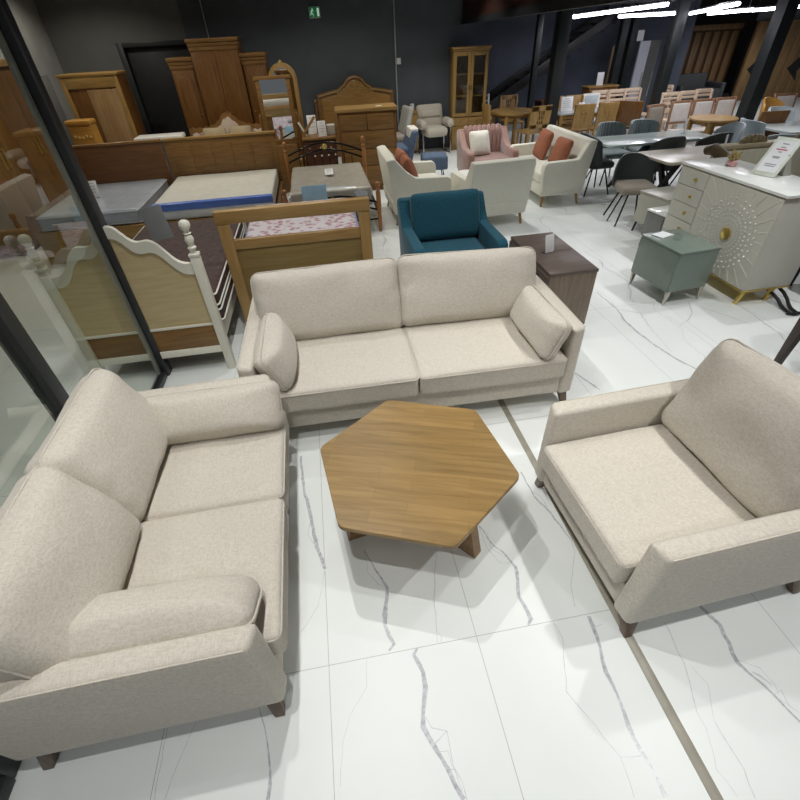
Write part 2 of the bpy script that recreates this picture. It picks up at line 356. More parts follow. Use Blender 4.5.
M_SLATE = plain('slate_wall_paint', (.080, .092, .106), .75, var=.08, scale=3)
M_NAVY = plain('navy_wall_paint', (.075, .090, .125), .7, var=.12, scale=2)
M_GREYW = plain('grey_wall_paint', (.37, .375, .36), .8, var=.06, scale=3)
M_MIDW = plain('mid_grey_wall_paint', (.135, .14, .132), .8, var=.06, scale=3)
M_CEIL = plain('black_ceiling', (.012, .012, .013), .9)
struct('wall_back', MB().lim((-2.05, 10.75, 0), (3.05, 10.9, 4.6), 0), M_SLATE)
w = MB(); w.lim((-4.3, 10.75, 0), (-3.22, 10.9, 4.6), 0); w.lim((-3.22, 10.75, 2.0), (-2.05, 10.9, 4.6), 0); struct('wall_alcove', w, M_MIDW)
w = MB(); w.lim((-3.22, 10.82, 0), (-2.05, 10.88, 2.0), .004); d = struct('doorway_dark', w, M_BLACK)  # black slab paints in the darkness of an open doorway
w = MB(); w.lim((-3.26, 10.72, 0), (-3.16, 10.82, 2.04), .004); w.lim((-3.16, 10.72, 1.97), (-2.05, 10.82, 2.04), .004); struct('door_frame', w, M_FRAME, d)
struct('door_handle', MB().tube([(-2.25, 10.8, 1.0), (-2.25, 10.74, 1.0), (-2.38, 10.74, 1.0)], .01), M_CHROME, d)
struct('wall_left', MB().lim((-4.45, 4.0, 0), (-4.3, 10.9, 4.6), 0), M_GREYW)
w = MB(); w.lim((-4.3, 9.35, 0), (-4.26, 10.0, 1.68), .004); d2 = struct('door_2', w, plain('grey_door', (.24, .245, .235), .6))
struct('door_handle', MB().lim((-4.26, 9.42, .85), (-4.23, 9.46, 1.0), .004), M_CHROME, d2)
struct('wall_return', MB().lim((3.05, 10.75, 0), (3.2, 13.1, 4.6), 0), M_NAVY)
struct('wall_stair', MB().lim((3.2, 13.0, 0), (9.6, 13.15, 4.6), 0), M_NAVY)
struct('wall_far', MB().lim((9.6, 15.6, 0), (16.0, 15.75, 4.6), 0), plain('umber_wall', (.05, .042, .034), .8))
struct('wall_step', MB().lim((9.5, 13.15, 0), (9.6, 15.6, 4.6), 0), M_NAVY)
struct('ceiling', MB().lim((-7, -4, 4.6), (16, 20, 4.7), 0), M_CEIL)
# mezzanine with a timber clad front, standing on black steel columns
mz = MB(); mz.lim((3.35, 4.6, 2.36), (16, 15.6, 2.5), 0); struct('ceiling_mezzanine', mz, plain('mezzanine_soffit', (.03, .03, .032), .7))
struct('trim_2', MB().hexa([(3.02, 10.74, 2.12), (3.35, 4.6, 2.30), (3.42, 4.6, 2.30), (3.12, 10.74, 2.12)], [(3.02, 10.74, 3.1), (3.35, 4.6, 3.1), (3.42, 4.6, 3.1), (3.12, 10.74, 3.1)], 0), W_REDB)
struct('trim_3', MB().hexa([(3.0, 10.74, 2.05), (3.33, 4.6, 2.16), (3.46, 4.6, 2.16), (3.14, 10.74, 2.05)], [(3.0, 10.74, 2.12), (3.33, 4.6, 2.30), (3.46, 4.6, 2.30), (3.14, 10.74, 2.12)], 0), M_BLACK)
def column(n, x, y, s, h=2.36):
    w = MB(); w.lim((x-s/2, y-s/2, 0), (x+s/2, y+s/2, h), .004); w.lim((x-s*.8, y-s*.8, 0), (x+s*.8, y+s*.8, .012), .002)
    struct('column_%d' % n, w, plain('dark_steel', (.015, .019, .020), .5, .2, .1))
for i, (x, y, s) in enumerate(((4.46, 9.45, .21), (7.30, 10.4, .2), (8.5, 9.2, .24), (8.05, 13.3, .15), (7.62, 12.4, .15), (5.08, 11.9, .12))):
    if i != 3: column(i+1, x, y, s)
column(4, 7.18, 12.1, .15)
for i, (y, x0) in enumerate(((6.0, 3.4), (8.6, 3.2), (11.2, 3.2))):
    struct('beam_%d' % (i+1), MB().lim((x0, y, 2.24), (16, y+.12, 2.36), .004), M_BLACK)
# conduit and its small switch box
struct('conduit', MB().tube([(1.72, 10.735, .0), (1.72, 10.735, 4.5)], .012), plain('grey_conduit', (.45, .46, .45), .5))
c = tag(MB().lim((1.735, 10.715, 1.50), (1.815, 10.75, 1.60), .006).build('switch_box', P_PAPER), 'small white switch box beside the vertical conduit on the dark wall', 'switch')
struct('conduit', MB().tube([(-1.66, 10.735, .0), (-1.66, 10.735, 4.5)], .01), plain('grey_conduit', (.45, .46, .45), .5))

# glass partition on the left -----------------------------------------------------------
GX = -1.43
PANE = glass('clear_pane', (.95, .97, .93), 0, 1.75, .12)
g = MB(); g.lim((GX-.045, 3.08, 0), (GX+.045, 3.17, 3.4), .006); win = struct('window_1', g, M_FRAME)
g = MB(); g.lim((GX-.04, 1.90, 0), (GX+.04, 1.985, 3.4), .006); struct('window_frame', g, M_FRAME, win)
g = MB(); g.lim((GX-.035, .60, 0), (GX+.055, .67, 3.4), .006); struct('window_frame', g, M_FRAME, win)
g = MB(); g.lim((GX-.03, -2, 0), (GX+.06, .60, .06), .004); struct('window_sill', g, M_FRAME, win)
g = MB(); g.lim((GX-.03, .67, 0), (GX+.03, 3.08, .05), .004); struct('window_sill', g, M_FRAME, win)
g = MB(); g.lim((GX-.02, 3.03, .05), (GX+.0, 3.075, 3.4), .002); struct('window_seal', g, plain('grey_seal', (.30, .295, .27), .5), win)
for y0, y1 in ((1.985, 3.075), (.67, 1.90), (-2, .60)):
    struct('window_pane', MB().lim((GX-.006, y0, .05), (GX+.006, y1, 3.4), 0), PANE, win)

# ------------------------------------------------------------------ the beige suite
def piping(P, z, r=.004, M=None):
    mb = MB(); pts = [(x, y, z) for x, y in P]
    if M: pts = [tuple(M @ Vector(p)) for p in pts]
    return mb.tube(pts, r, 6, True)
def sofa(name, label, cat, loc, rz, W, n, D=.96, cw=None):
    """front faces local -Y, origin at the middle of the front edge on the floor"""
    t = thing(name, label, cat, loc, rz)
    at = .10; aw = W/2
    fr = MB()
    fr.box((0, D/2+.01, .195), (W-2*at+.02, D-.06, .16), .018, seg=3)                         # base box
    fr.build('frame', F_SOFA, t)
    # arms: slightly flared, raked front, rounded top
    for s in (-1, 1):
        a = MB()
        bo = [(s*(aw-.006), .03, .115), (s*(aw-at), .02, .115), (s*(aw-at), D-.01, .115), (s*(aw-.006), D-.01, .115)]
        to = [(s*aw, .045, .60), (s*(aw-at+.01), .022, .60), (s*(aw-at+.01), D+.015, .60), (s*aw, D+.015, .60)]
        if s < 0: pass
        a.hexa(bo, to, .024, seg=4)
        ao = a.build('arm', F_SOFA, t)
        e = MB().tube([(s*(aw-.006), .06, .592), (s*(aw-.006), D*.5, .594), (s*(aw-.006), D, .592)], .0035, 6); e.build('seam', F_PIPE, ao)
    b = MB()                                                                               # leaning back panel
    b.hexa([(-aw+at-.01, D-.14, .16), (aw-at+.01, D-.14, .16), (aw-at+.01, D-.02, .16), (-aw+at-.01, D-.02, .16)],
           [(-aw+at-.01, D-.06, .64), (aw-at+.01, D-.06, .64), (aw-at+.01, D+.05, .64), (-aw+at-.01, D+.05, .64)], .02, seg=3)
    b.build('back_panel', F_SOFA, t)
    iw = (W-2*at)/n
    for k in range(n):
        cx = -W/2+at+iw*(k+.5)
        sw = iw-.006; sd = .66; y0 = -.012
        M = T(cx, y0+sd/2, .350)
        c = MB().cushion((sw, sd, .155), .026, .14, .03, M, seed=k+len(label), wr=.005, N=18)
        co = c.build('seat_cushion', F_SOFA, t, ang=80)
        piping(rrect(sw/2-.001, sd/2-.001, .03), .056, .0042, M).build('piping', F_PIPE, co)
        bw = iw+.03 if n > 1 else iw+.03
        bh, th = (.465, .19) if n > 1 else (.50, .19); by = (.60 if W > 1.8 else .615) if n > 1 else .655
        lean = 24 if n > 1 else 20
        ox, roll_ = (0, 0) if n < 2 else (((-.02, -.9), (.004, 1.9))[k] if W > 1.8 else ((-.03, 0), (-.03, 0))[k])
        M = T(cx+ox, by, .406 if W > 1.8 else .416) @ RX(-lean) @ RX(90) @ T(0, bh/2, 0) @ RZ(-roll_)
        c = MB().cushion((bw, bh, th), .06, .42, .24, M, seed=k*3+2+len(label), wr=.019, N=34)
        co = c.build('back_cushion', F_SOFA, t, ang=80)
        piping(rrect(bw/2+.0015, bh/2+.0015, .06), .030, .005, M).build('piping', F_PIPE, co)
    for sx in (-1, 1):
        for y, dy in ((.085, -.01), (D-.09, .03)):
            x = sx*(W/2-.055); l = MB()
            q = .029; p = .019
            l.hexa([(x+sx*.035-p, y+dy-p, 0), (x+sx*.035+p, y+dy-p, 0), (x+sx*.035+p, y+dy+p, 0), (x+sx*.035-p, y+dy+p, 0)],
                   [(x-q, y-q, .125), (x+q, y-q, .125), (x+q, y+q, .125), (x-q, y+q, .125)], .004)
            l.build('leg', W_LEG, t)
    return t
sofa('three_seat_sofa', 'beige chenille three-seat sofa with two long seat cushions behind the hexagonal table', 'sofa', (.405, 2.08, 0), -.8, 2.05, 2)
sofa('loveseat', 'beige two-seat sofa at the left, along the glass partition', 'sofa', (-.380, 1.345, 0), 91, 1.445, 2)
sofa('armchair', 'wide beige chenille armchair right of the hexagonal table', 'armchair', (.905, 1.075, 0), -87.5, .865, 1)
def bolster(label, c, L, hgt, th, R3, seed):
    mb = MB().cushion((L, hgt, th), .05, .35, .45, None, seed=seed, wr=.014, N=28)
    o = mb.build('bolster_cushion', F_SOFA, None, ang=80); o.matrix_world = T(*c) @ R3
    tag(o, label, 'cushion')
    piping(rrect(L/2+.001, hgt/2+.001, .045), 0, .0048).build('piping', F_PIPE, o)
# local x = length, y = height, z = thickness
bolster('long beige bolster on the loveseat against its near arm', (-.785, .805, .520), .74, .22, .16, RX(-28), 3)
bolster('long beige bolster on the loveseat against its far arm beside the long sofa', (-.71, 1.855, .537), .67, .25, .15, RX(50), 5)
bolster('beige bolster leaning on the right arm of the three-seat sofa', (1.225, 2.32, .552), .56, .26, .15, RZ(90) @ RX(112), 8)
bolster('beige bolster leaning on the left arm of the three-seat sofa', (-.415, 2.36, .552), .56, .26, .15, RZ(90) @ RX(68), 11)

# hexagonal coffee table
t = thing('coffee_table', 'hexagonal stave-wood coffee table on slab legs in the middle of the seats', 'table', (.252, 1.43, 0), 0)
def hexpts(r, a0=37.6, rc=.03, n=4):
    P = []
    V = [Vector((r*math.cos(R(a0+60*k)), r*math.sin(R(a0+60*k)))) for k in range(6)]
    for k in range(6):
        a, b, c = V[k-1], V[k], V[(k+1) % 6]
        p0 = b+(a-b).normalized()*rc; p1 = b+(c-b).normalized()*rc
        for q in range(n+1):
            s = q/n; P.append(tuple((1-s)**2*p0+2*s*(1-s)*b+s*s*p1))
    return P
tp = MB(); H1 = hexpts(.488); H2 = hexpts(.462); nP = len(H1)
vs = [(x, y, .42) for x, y in hexpts(.4855)]+[(x, y, .4175) for x, y in H1]+[(x, y, .398) for x, y in H1]+[(x, y, .382) for x, y in H2]
fs = [tuple(range(nP)), tuple(range(4*nP-1, 3*nP-1, -1))]
for L in range(3):
    for k in range(nP): fs.append((L*nP+k, L*nP+(k+1) % nP, (L+1)*nP+(k+1) % nP, (L+1)*nP+k))
G = RZ(19); vs = [tuple(G @ Vector(v)) for v in vs]
tp.add(vs, fs); o = tp.build('tabletop', W_TABLE, t); o.rotation_euler = (0, 0, R(-19))
for k, a in enumerate((-50, 70, 190)):
    l = MB(); th = .028
    c, s_ = math.cos(R(a)), math.sin(R(a))
    def pt(r, sd, z): return (c*r-s_*sd*th, s_*r+c*sd*th, z)
    l.hexa([pt(.02, -1, 0), pt(.385, -1, 0), pt(.385, 1, 0), pt(.02, 1, 0)], [pt(.02, -1, .383), pt(.31, -1, .383), pt(.31, 1, .383), pt(.02, 1, .383)], .003)
    l.build('leg', W_TABLEX, t)

# ------------------------------------------------------------------ lounge pieces behind the suite
def tub(name, label, cat, loc, rz, W, D, hb, ha, fab, legm, ribs=0, legh=.14, group=None, at=.10, backt=.13, slope=.16, seatn=1):
    """upholstered tub chair or settee whose back slopes into the arms; front local -Y"""
    t = thing(name, label, cat, loc, rz, group)
    b = MB(); w = W/2
    b.hexa([(-w+.03, .02, legh), (w-.03, .02, legh), (w-.03, D-.05, legh), (-w+.03, D-.05, legh)], [(-w+.02, .02, .30), (w-.02, .02, .30), (w-.02, D-.03, .30), (-w+.02, D-.03, .30)], .02, seg=3)
    b.build('frame', fab, t)
    for s in (-1, 1):
        a = MB()
        pts = [(0.02, .2), (D*.9, .2), (D+.02, hb-.06), (D-.02, hb), (D-.08, hb), (D-backt-slope*.6, ha+(hb-ha)*.35), (D-backt-slope*1.3, ha+.01), (.05, ha), (.01, ha-.03), (0, ha-.1)]
        M = T(s*w if s < 0 else w-at, 0, 0) @ Matrix(((0, 0, 1, 0), (1, 0, 0, 0), (0, 1, 0, 0), (0, 0, 0, 1)))
        a.prism(pts, at, M, .018)
        a.build('arm', fab, t)
    k = MB()
    k.hexa([(-w+.02, D-backt, .2), (w-.02, D-backt, .2), (w-.02, D-.06, .16), (-w+.02, D-.06, .16)], [(-w+.01, D-backt*.75, hb), (w-.01, D-backt*.75, hb), (w-.01, D+.03, hb-.01), (-w+.01, D+.03, hb-.01)], .022, seg=3)
    ko = k.build('backrest', fab, t)
    if ribs:
        r = MB(); n = ribs
        for i in range(n):
            x = -w+at+(W-2*at)*(i+.5)/n; q = (W-2*at)/n*.5
            r.tube([(x, D-backt+.0, .36), (x, D-backt+.01, hb-.05), (x, D-backt+.05, hb+.012), (x, D-.03, hb+.005)], q, 10)
        r.build('channel', fab, ko)
    for i in range(seatn):
        sw = (W-2*at)/seatn
        c = MB().cushion((sw-.006, D-backt-.02, .13), .03, .15, 0, T(-w+at+sw*(i+.5), (D-backt)/2, .36), seed=i, wr=.004, N=10)
        c.build('seat_cushion', fab, t, ang=80)
    for sx in (-1, 1):
        for y, dy in ((.08, -.02), (D-.12, .04)):
            l = MB().tube([(sx*(w-.08), y, legh+.02), (sx*(w-.06), y+dy, 0)], [.022, .014], 10); l.build('leg', legm, t)
    return t
def throw(label, loc, s, rot, fab, group=None):
    o = MB().cushion((s, s, .11), .04, .5, .75, None, seed=len(label), wr=.006, N=12).build('throw_pillow', fab, None, ang=80)
    o.matrix_world = T(*loc) @ rot; return tag(o, label, 'pillow', group)
tub('cream_armchair', 'cream armchair in side view with rust cushions, left of the teal chair', 'armchair', (1.62, 6.45, 0), -270+0, .98, .80, .80, .56, F_CREAM, W_OAKV)
tub('cream_armchair', 'cream armchair seen squarely from behind, between the teal chair and the cream loveseat', 'armchair', (2.08, 6.32, 0), 184, .80, .80, .79, .55, F_CREAM, W_OAKV, slope=.08)
tub('cream_loveseat', 'cream settee facing left with two square rust cushions', 'sofa', (2.93, 6.82, 0), -90, 1.36, .68, .80, .57, F_CREAM, W_OAKV, slope=.05)
tub('pink_tub_chair', 'dusty pink channel-back tub chair holding a white cushion', 'armchair', (2.62, 7.25, 0), 0, .80, .72, .76, .54, F_PINK, M_BLACK, ribs=8)
tub('teal_armchair', 'teal blue fabric armchair right behind the three-seat sofa', 'armchair', (1.105, 3.64, 0), 1, .84, .82, .78, .56, F_TEAL, W_LEG, slope=.1)
o = MB().cushion((.66, .42, .14), .05, .25, .1, T(1.105, 4.27, .63) @ RX(74), seed=4, wr=.006, N=14).build('back_cushion', F_TEAL, None, ang=80)
tea = [x for x in COL.objects if x.name.startswith('teal_armchair')][0]; o.parent = tea; o.matrix_parent_inverse = (T(1.105, 3.64, 0) @ RZ(1)).inverted()
throw('rust cushion leaning in the side-on cream armchair, nearer of its two', (1.13, 6.28, .60), .36, RZ(90) @ RX(68), F_RUST)
throw('rust cushion leaning in the side-on cream armchair, farther of its two', (1.13, 6.68, .60), .36, RZ(92) @ RX(70), F_RUST)
throw('rust cushion on the cream settee beside its far arm', (3.32, 7.12, .61), .38, RZ(-94) @ RX(72), F_RUST)
throw('rust cushion on the cream settee beside its near arm', (3.33, 6.55, .60), .36, RZ(-86) @ RX(70), F_RUST)
throw('white cushion leaning against the arm of the pink tub chair', (2.50, 7.62, .60), .34, RZ(10) @ RX(70), F_WHITE)
t = thing('coffee_table', 'small round white table half hidden between the cream chairs', 'table', (2.06, 6.66, 0))
MB().lathe([(.0, .385), (.215, .385), (.22, .392), (.22, .405), (.215, .41), (0, .41)], 32).build('tabletop', P_WHITE, t)
MB().lathe([(.14, 0), (.14, .012), (.02, .03), (.018, .385)], 20).build('base', M_BLACK, t)
# lounge chair on chrome frame
t = thing('lounge_chair', 'cream padded lounge chair on a chrome frame against the dark wall', 'armchair', (2.41, 10.0, 0), 6)
MB().cushion((.46, .46, .16), .07, .2, .1, T(0, .27, .40), seed=1, N=10).build('seat', F_OAT, t, ang=80)
b = MB(); M = T(0, .52, .42) @ RX(75); b.cushion((.56, .44, .15), .07, .25, .15, M @ T(0, .2, 0), seed=2, N=10); b.cushion((.42, .12, .06), .025, .2, .2, M @ T(0, .24, .09), seed=3, N=6); b.build('backrest', F_OAT, t, ang=80)
for s in (-1, 1):
    MB().cushion((.14, .44, .13), .06, .25, .1, T(s*.29, .26, .54), seed=4, N=8).build('armrest', F_OAT, t, ang=80)
    MB().tube([(s*.29, .10, .5), (s*.29, .06, .02), (s*.29, .10, .012), (s*.29, .46, .012), (s*.29, .48, .03), (s*.29, .44, .5)], .012).build('leg', M_CHROME, t)
t = thing('ottoman', 'slate blue square ottoman on thin dark legs', 'ottoman', (1.88, 8.1, 0), -6)
MB().cushion((.42, .40, .20), .03, .1, 0, T(0, 0, .30), N=8).build('seat', F_BLUE, t, ang=80)
MB().tube([(-.21, -.19, .30), (.21, -.19, .30), (.21, .19, .30), (-.21, .19, .30)], .004, 6, True).build('piping', F_WHITE, t)
for s in (-1, 1):
    for q in (-1, 1): MB().tube([(s*.13, q*.13, .21), (s*.17, q*.16, 0)], .009).build('leg', M_BLACK, t)
# things behind the chest of drawers
t = thing('wing_chair', 'slate blue chair with a white throw, half hidden behind the chest of drawers', 'armchair', (1.02, 8.98, 0), -90)
MB().lim((-.3, .0, .12), (.3, .6, .42), .04, seg=3).build('seat', F_BLUE, t)
MB().hexa([(-.32, .42, .12), (.32, .42, .12), (.32, .58, .12), (-.32, .58, .12)], [(-.3, .62, .66), (.3, .62, .66), (.3, .72, .66), (-.3, .72, .66)], .03, seg=3).build('backrest', F_BLUE, t)
MB().hexa([(-.2, .575, .52), (.2, .575, .52), (.2, .70, .52), (-.2, .70, .52)], [(-.2, .60, .69), (.2, .60, .69), (.2, .745, .69), (-.2, .745, .69)], .02, seg=3).build('throw', F_WHITE, t)
for s in (-1, 1):
    for y in (.06, .52): MB().tube([(s*.25, y, .13), (s*.25, y, 0)], .016).build('leg', W_LEG, t)
t = thing('side_chair', 'grey upholstered chair in side view beside the vertical wall conduit', 'chair', (1.27, 9.78, 0), -80)
MB().cushion((.44, .44, .10), .04, .15, 0, T(0, .22, .42), N=8).build('seat', F_TAUPE, t, ang=80)
MB().cushion((.44, .46, .09), .04, .15, 0, T(0, .46, .68) @ RX(75), N=8).build('backrest', plain('light_grey_cloth', (.40, .40, .37), .9), t, ang=80)
for s in (-1, 1):
    for y in (.05, .42): MB().tube([(s*.18, y, .38), (s*.19, y, 0)], .014).build('leg', W_OAKV, t)
t = thing('console_cabinet', 'pale oak cabinet against the dark wall left of the lounge chair', 'cabinet', (1.90, 10.52, 0))
MB().lim((-.12, -.18, .06), (.15, .18, .72), .006).build('body', W_OAKV, t)
MB().lim((-.13, -.2, .72), (.16, .2, .75), .006).build('top', W_OAK, t)
MB().lim((-.11, -.192, .1), (.14, -.18, .68), .004).build('door', W_OAKV, t)
MB().lim((-.11, -.16, 0), (.14, .16, .06), .004).build('plinth', W_DRK, t)
tag(MB().lathe([(.04, .75), (.05, .80), (.045, .86), (.03, .87)], 12, (1.97, 10.48, 0)).build('vase', plain('pale_ceramic', (.55, .55, .55), .3)), 'small pale jar standing on the oak cabinet by the wall', 'vase')
# walnut laminate side cabinets standing behind the sofa's right arm
t = thing('side_cabinet', 'dark walnut laminate low cabinet behind the right arm of the three-seat sofa', 'cabinet', (1.81, 3.44, 0))
MB().lim((-.19, -.425, .03), (.20, .415, .495), .003).build('body', W_WALV, t)
MB().lim((-.195, -.43, .495), (.205, -.012, .52), .003).build('top', W_WAL, t)
MB().lim((-.195, -.008, .495), (.205, .42, .52), .003).build('top', W_WAL, t)
MB().lim((-.18, -.40, 0), (.18, .40, .03), .002).build('plinth', M_BLACK, t)
for y0, y1 in ((-.42, -.012), (-.008, .41)):
    for z0, z1 in ((.04, .26), (.268, .488)):
        d = MB().lim((-.206, y0, z0), (-.19, y1, z1), .003).build('drawer', W_WAL, t)
        MB().lim((-.214, (y0+y1)/2-.06, (z0+z1)/2+.06), (-.206, (y0+y1)/2+.06, (z0+z1)/2+.07), .002).build('handle', M_BLACK, d)
t = thing('price_stand', 'clear acrylic price holder standing on the dark walnut cabinet', 'sign', (1.78, 3.42, .5205), 20)
MB().lim((-.05, -.03, 0), (.05, .03, .003), .001).build('base', glass('acrylic', (.93, .95, .95)), t)
MB().box((0, 0, .075), (.095, .004, .14), .001, RX(-12)).build('card', P_PAPER, t)

# ------------------------------------------------------------------ beds
def wave(u):
    u = abs(u)
    K = [(0, 1.14), (.05, 1.135), (.10, 1.055), (.14, 1.022), (.19, 1.03), (.225, 1.035), (.27, 1.0), (.33, .905), (.37, .865), (.42, .857), (.47, .857)]
    for (a, p), (b, q) in zip(K[:-1], K[1:]):
        if a <= u <= b:
            s = (u-a)/(b-a); s = s*s*(3-2*s) if False else s; return p+(q-p)*s
    return K[-1][1]
def smoothwave(u): return sum(wave(u+d)*w for d, w in ((-.03, .15), (-.015, .2), (0, .3), (.015, .2), (.03, .15)))
FIN = [(.020, .93), (.020, .955), (.028, .962), (.028, .97), (.018, .978), (.024, 1.0), (.030, 1.02), (.024, 1.04), (.016, 1.05), (.026, 1.06), (.016, 1.068), (.02, 1.078), (.033, 1.095), (.036, 1.112), (.032, 1.13), (.018, 1.142), (.004, 1.145)]
t = thing('white_bed', 'cream painted single bed with a wavy headboard, ball posts and pine back panel', 'bed', (-1.385, 3.1, 0))
def white_end(y, dz, nm):
    us = [-.445+.89*i/60 for i in range(61)]
    def ribbon(y0, y1, zf0, zf1, mat, name, par):
        mb = MB(); vs = []; fs = []
        for u in us:
            a, b = zf0(u), zf1(u); vs += [(u, y0, a), (u, y0, b), (u, y1, b), (u, y1, a)]
        for i in range(60):
            for k in range(4): fs.append((4*i+k, 4*i+(k+1) % 4, 4*i+4+(k+1) % 4, 4*i+4+k))
        fs += [(0, 1, 2, 3), (243, 242, 241, 240)]; mb.add(vs, fs); return mb.build(name, mat, par, ang=50)
    hb = ribbon(y-.014, y+.020, lambda u: smoothwave(u)+dz-.075, lambda u: smoothwave(u)+dz, P_CREAMPAINT, nm, t)
    ribbon(y-.004, y+.012, lambda u: .40, lambda u: smoothwave(u)+dz-.07, W_PINE, 'panel', hb)
    MB().lim((-.445, y-.006, .21), (.445, y+.01, .385), .003).build('panel', W_BRN, hb)
    MB().lim((-.445, y-.012, .385), (.445, y+.018, .405), .003).build('rail', P_CREAMPAINT, hb)
    MB().lim((-.445, y-.016, .155), (.445, y+.02, .21), .003).build('rail', P_CREAMPAINT, hb)
    for s in (-1, 1):
        p = MB(); p.lim((s*.475-.03, y-.03, 0), (s*.475+.03, y+.03, .90+dz), .006)
        p.lim((s*.475-.033, y-.033, .90+dz), (s*.475+.033, y+.033, .922+dz), .004)
        p.lathe([(r, z-.008+dz) for r, z in FIN], 16, (s*.475, y, 0)); p.build('post', P_CREAMPAINT, t)
white_end(0, 0, 'headboard')
MB().lim((-.445, 1.985, .155), (.445, 2.015, .50), .006).build('footboard', P_CREAMPAINT, t)
for s in (-1, 1): MB().lim((s*.475-.03, 1.97, 0), (s*.475+.03, 2.03, .54), .006).build('post', P_CREAMPAINT, t)
for s in (-1, 1): MB().lim((s*.455-.015, .03, .20), (s*.455+.015, 1.97, .36), .004).build('side_rail', P_CREAMPAINT, t)
F_MATB = plain('brown_quilt', (.060, .032, .028), .75, var=.45, scale=30)
def mattress(label, lo, hi, mats, layers=1, pipe=None, group=None, band=None, r=.03):
    sx, sy, sz = [b-a for a, b in zip(lo, hi)]; c = [(a+b)/2 for a, b in zip(lo, hi)]
    t = thing('mattress', label, 'mattress', (c[0], c[1], lo[2]), 0, group)
    mb = MB(); h = sz/layers
    for k in range(layers): mb.cushion((sx, sy, h-.004), r, .04, 0, T(0, 0, h*(k+.5)), seed=k+len(label), wr=.006, N=14)
    mo = mb.build('cover', mats[0], t, ang=80)
    if pipe:
        p = MB()
        for k in range(layers):
            for z in (h*k+.02, h*(k+1)-.02): p.tube([(x, y, z) for x, y in rrect(sx/2+.001, sy/2+.001, r)], .007, 6, True)
        p.build('piping', pipe, t)
    return t
mattress('dark brown quilted mattress with white piping stacked on the cream painted bed', (-1.83, 3.16, .365), (-.875, 4.95, .61), (F_MATB,), 2, F_WHITE)
def card(name, label, loc, w, h, rot, mat, lines=0, red=False, cat='sign', foot=True, group=None):
    t = thing(name, label, cat, loc, 0, group)
    M = rot
    a = MB(); a.box((0, 0, h/2), (w, .006, h), .0015, None); a.v = [tuple(M @ Vector(v)) for v in a.v]; a.build('card', mat, t)
    if foot:
        f_ = MB(); f_.box((0, .02, .006), (w*.9, .045, .012), .002); f_.v = [tuple(M.to_3x3() @ Vector(v)) if False else tuple((RZ(math.degrees(M.to_euler().z)) @ Vector(v))) for v in f_.v]; f_.build('foot', mat, t)
    if lines:
        p = MB()
        for k in range(lines):
            ww = w*(.62 if k % 3 else .4); p.box((0, -.0036, h*(.85-.7*k/lines)), (ww, .001, h*.028), 0)
        p.v = [tuple(M @ Vector(v)) for v in p.v]; p.build('print', P_PRINT, t)
    return t
card('price_card', 'plain grey card standing askew on the wavy rim of the cream bed', (-1.07, 3.125, 1.02), .135, .20, RY(-8) @ RX(-8), P_GREYC, foot=False)
# wooden bed with a slotted headboard
t = thing('wooden_bed', 'golden ash bed with an open slot along the headboard, behind the long sofa', 'bed', (-.26, 3.73, 0))
for s in (-1, 1): MB().lim((s*.595-(.09 if s > 0 else 0), -.03, 0), (s*.595+(0 if s > 0 else .09), .03, .905), .005).build('post', W_HBV, t)
MB().lim((-.60, -.035, .905), (.60, .035, 1.0), .006).build('top_rail', W_HB, t)
MB().lim((-.505, -.025, .70), (.505, .025, .775), .004).build('middle_rail', W_HB, t)
MB().lim((-.505, -.012, .20), (.505, .012, .70), .002).build('panel', W_HBP, t)
for s in (-1, 1): MB().lim((s*.57-.018, .03, .20), (s*.57+.018, 1.78, .36), .004).build('side_rail', W_HBV, t)
MB().lim((-.59, 1.76, 0), (.59, 1.80, .42), .004).build('footboard', W_HB, t)
# floral ticking
def floral():
    m, nt, b, o = _new('floral_ticking')
    tc = node(nt, 'ShaderNodeTexCoord'); nz = node(nt, 'ShaderNodeTexVoronoi'); nz.inputs['Scale'].default_value = 16; nt.links.new(tc.outputs['Object'], nz.inputs['Vector'])
    r = node(nt, 'ShaderNodeValToRGB'); r.color_ramp.interpolation = 'LINEAR'
    e = r.color_ramp.elements; e[0].position = .25; e[0].color = (.46, .22, .25, 1); e[1].position = .55; e[1].color = (.70, .66, .70, 1)
    nt.links.new(nz.outputs[0], r.inputs[0]); nt.links.new(r.outputs[0], b.inputs['Base Color']); b.inputs['Roughness'].default_value = .6
    return m
FLOR = floral(); P_BLUEM = plain('blue_border', (.22, .33, .62), .6)
t = mattress('pink floral mattress with a blue border on the slotted wooden bed', (-.80, 3.80, .36), (.28, 5.47, .56), (FLOR,), 1, P_BLUEM)
tag(MB().cushion((.26, .16, .05), .015, .1, 0, T(.02, 4.95, .592), N=6).build('folded_cover', plain('grey_plastic', (.38, .38, .40), .5)), 'grey folded packet lying on the pink floral mattress', 'packet')
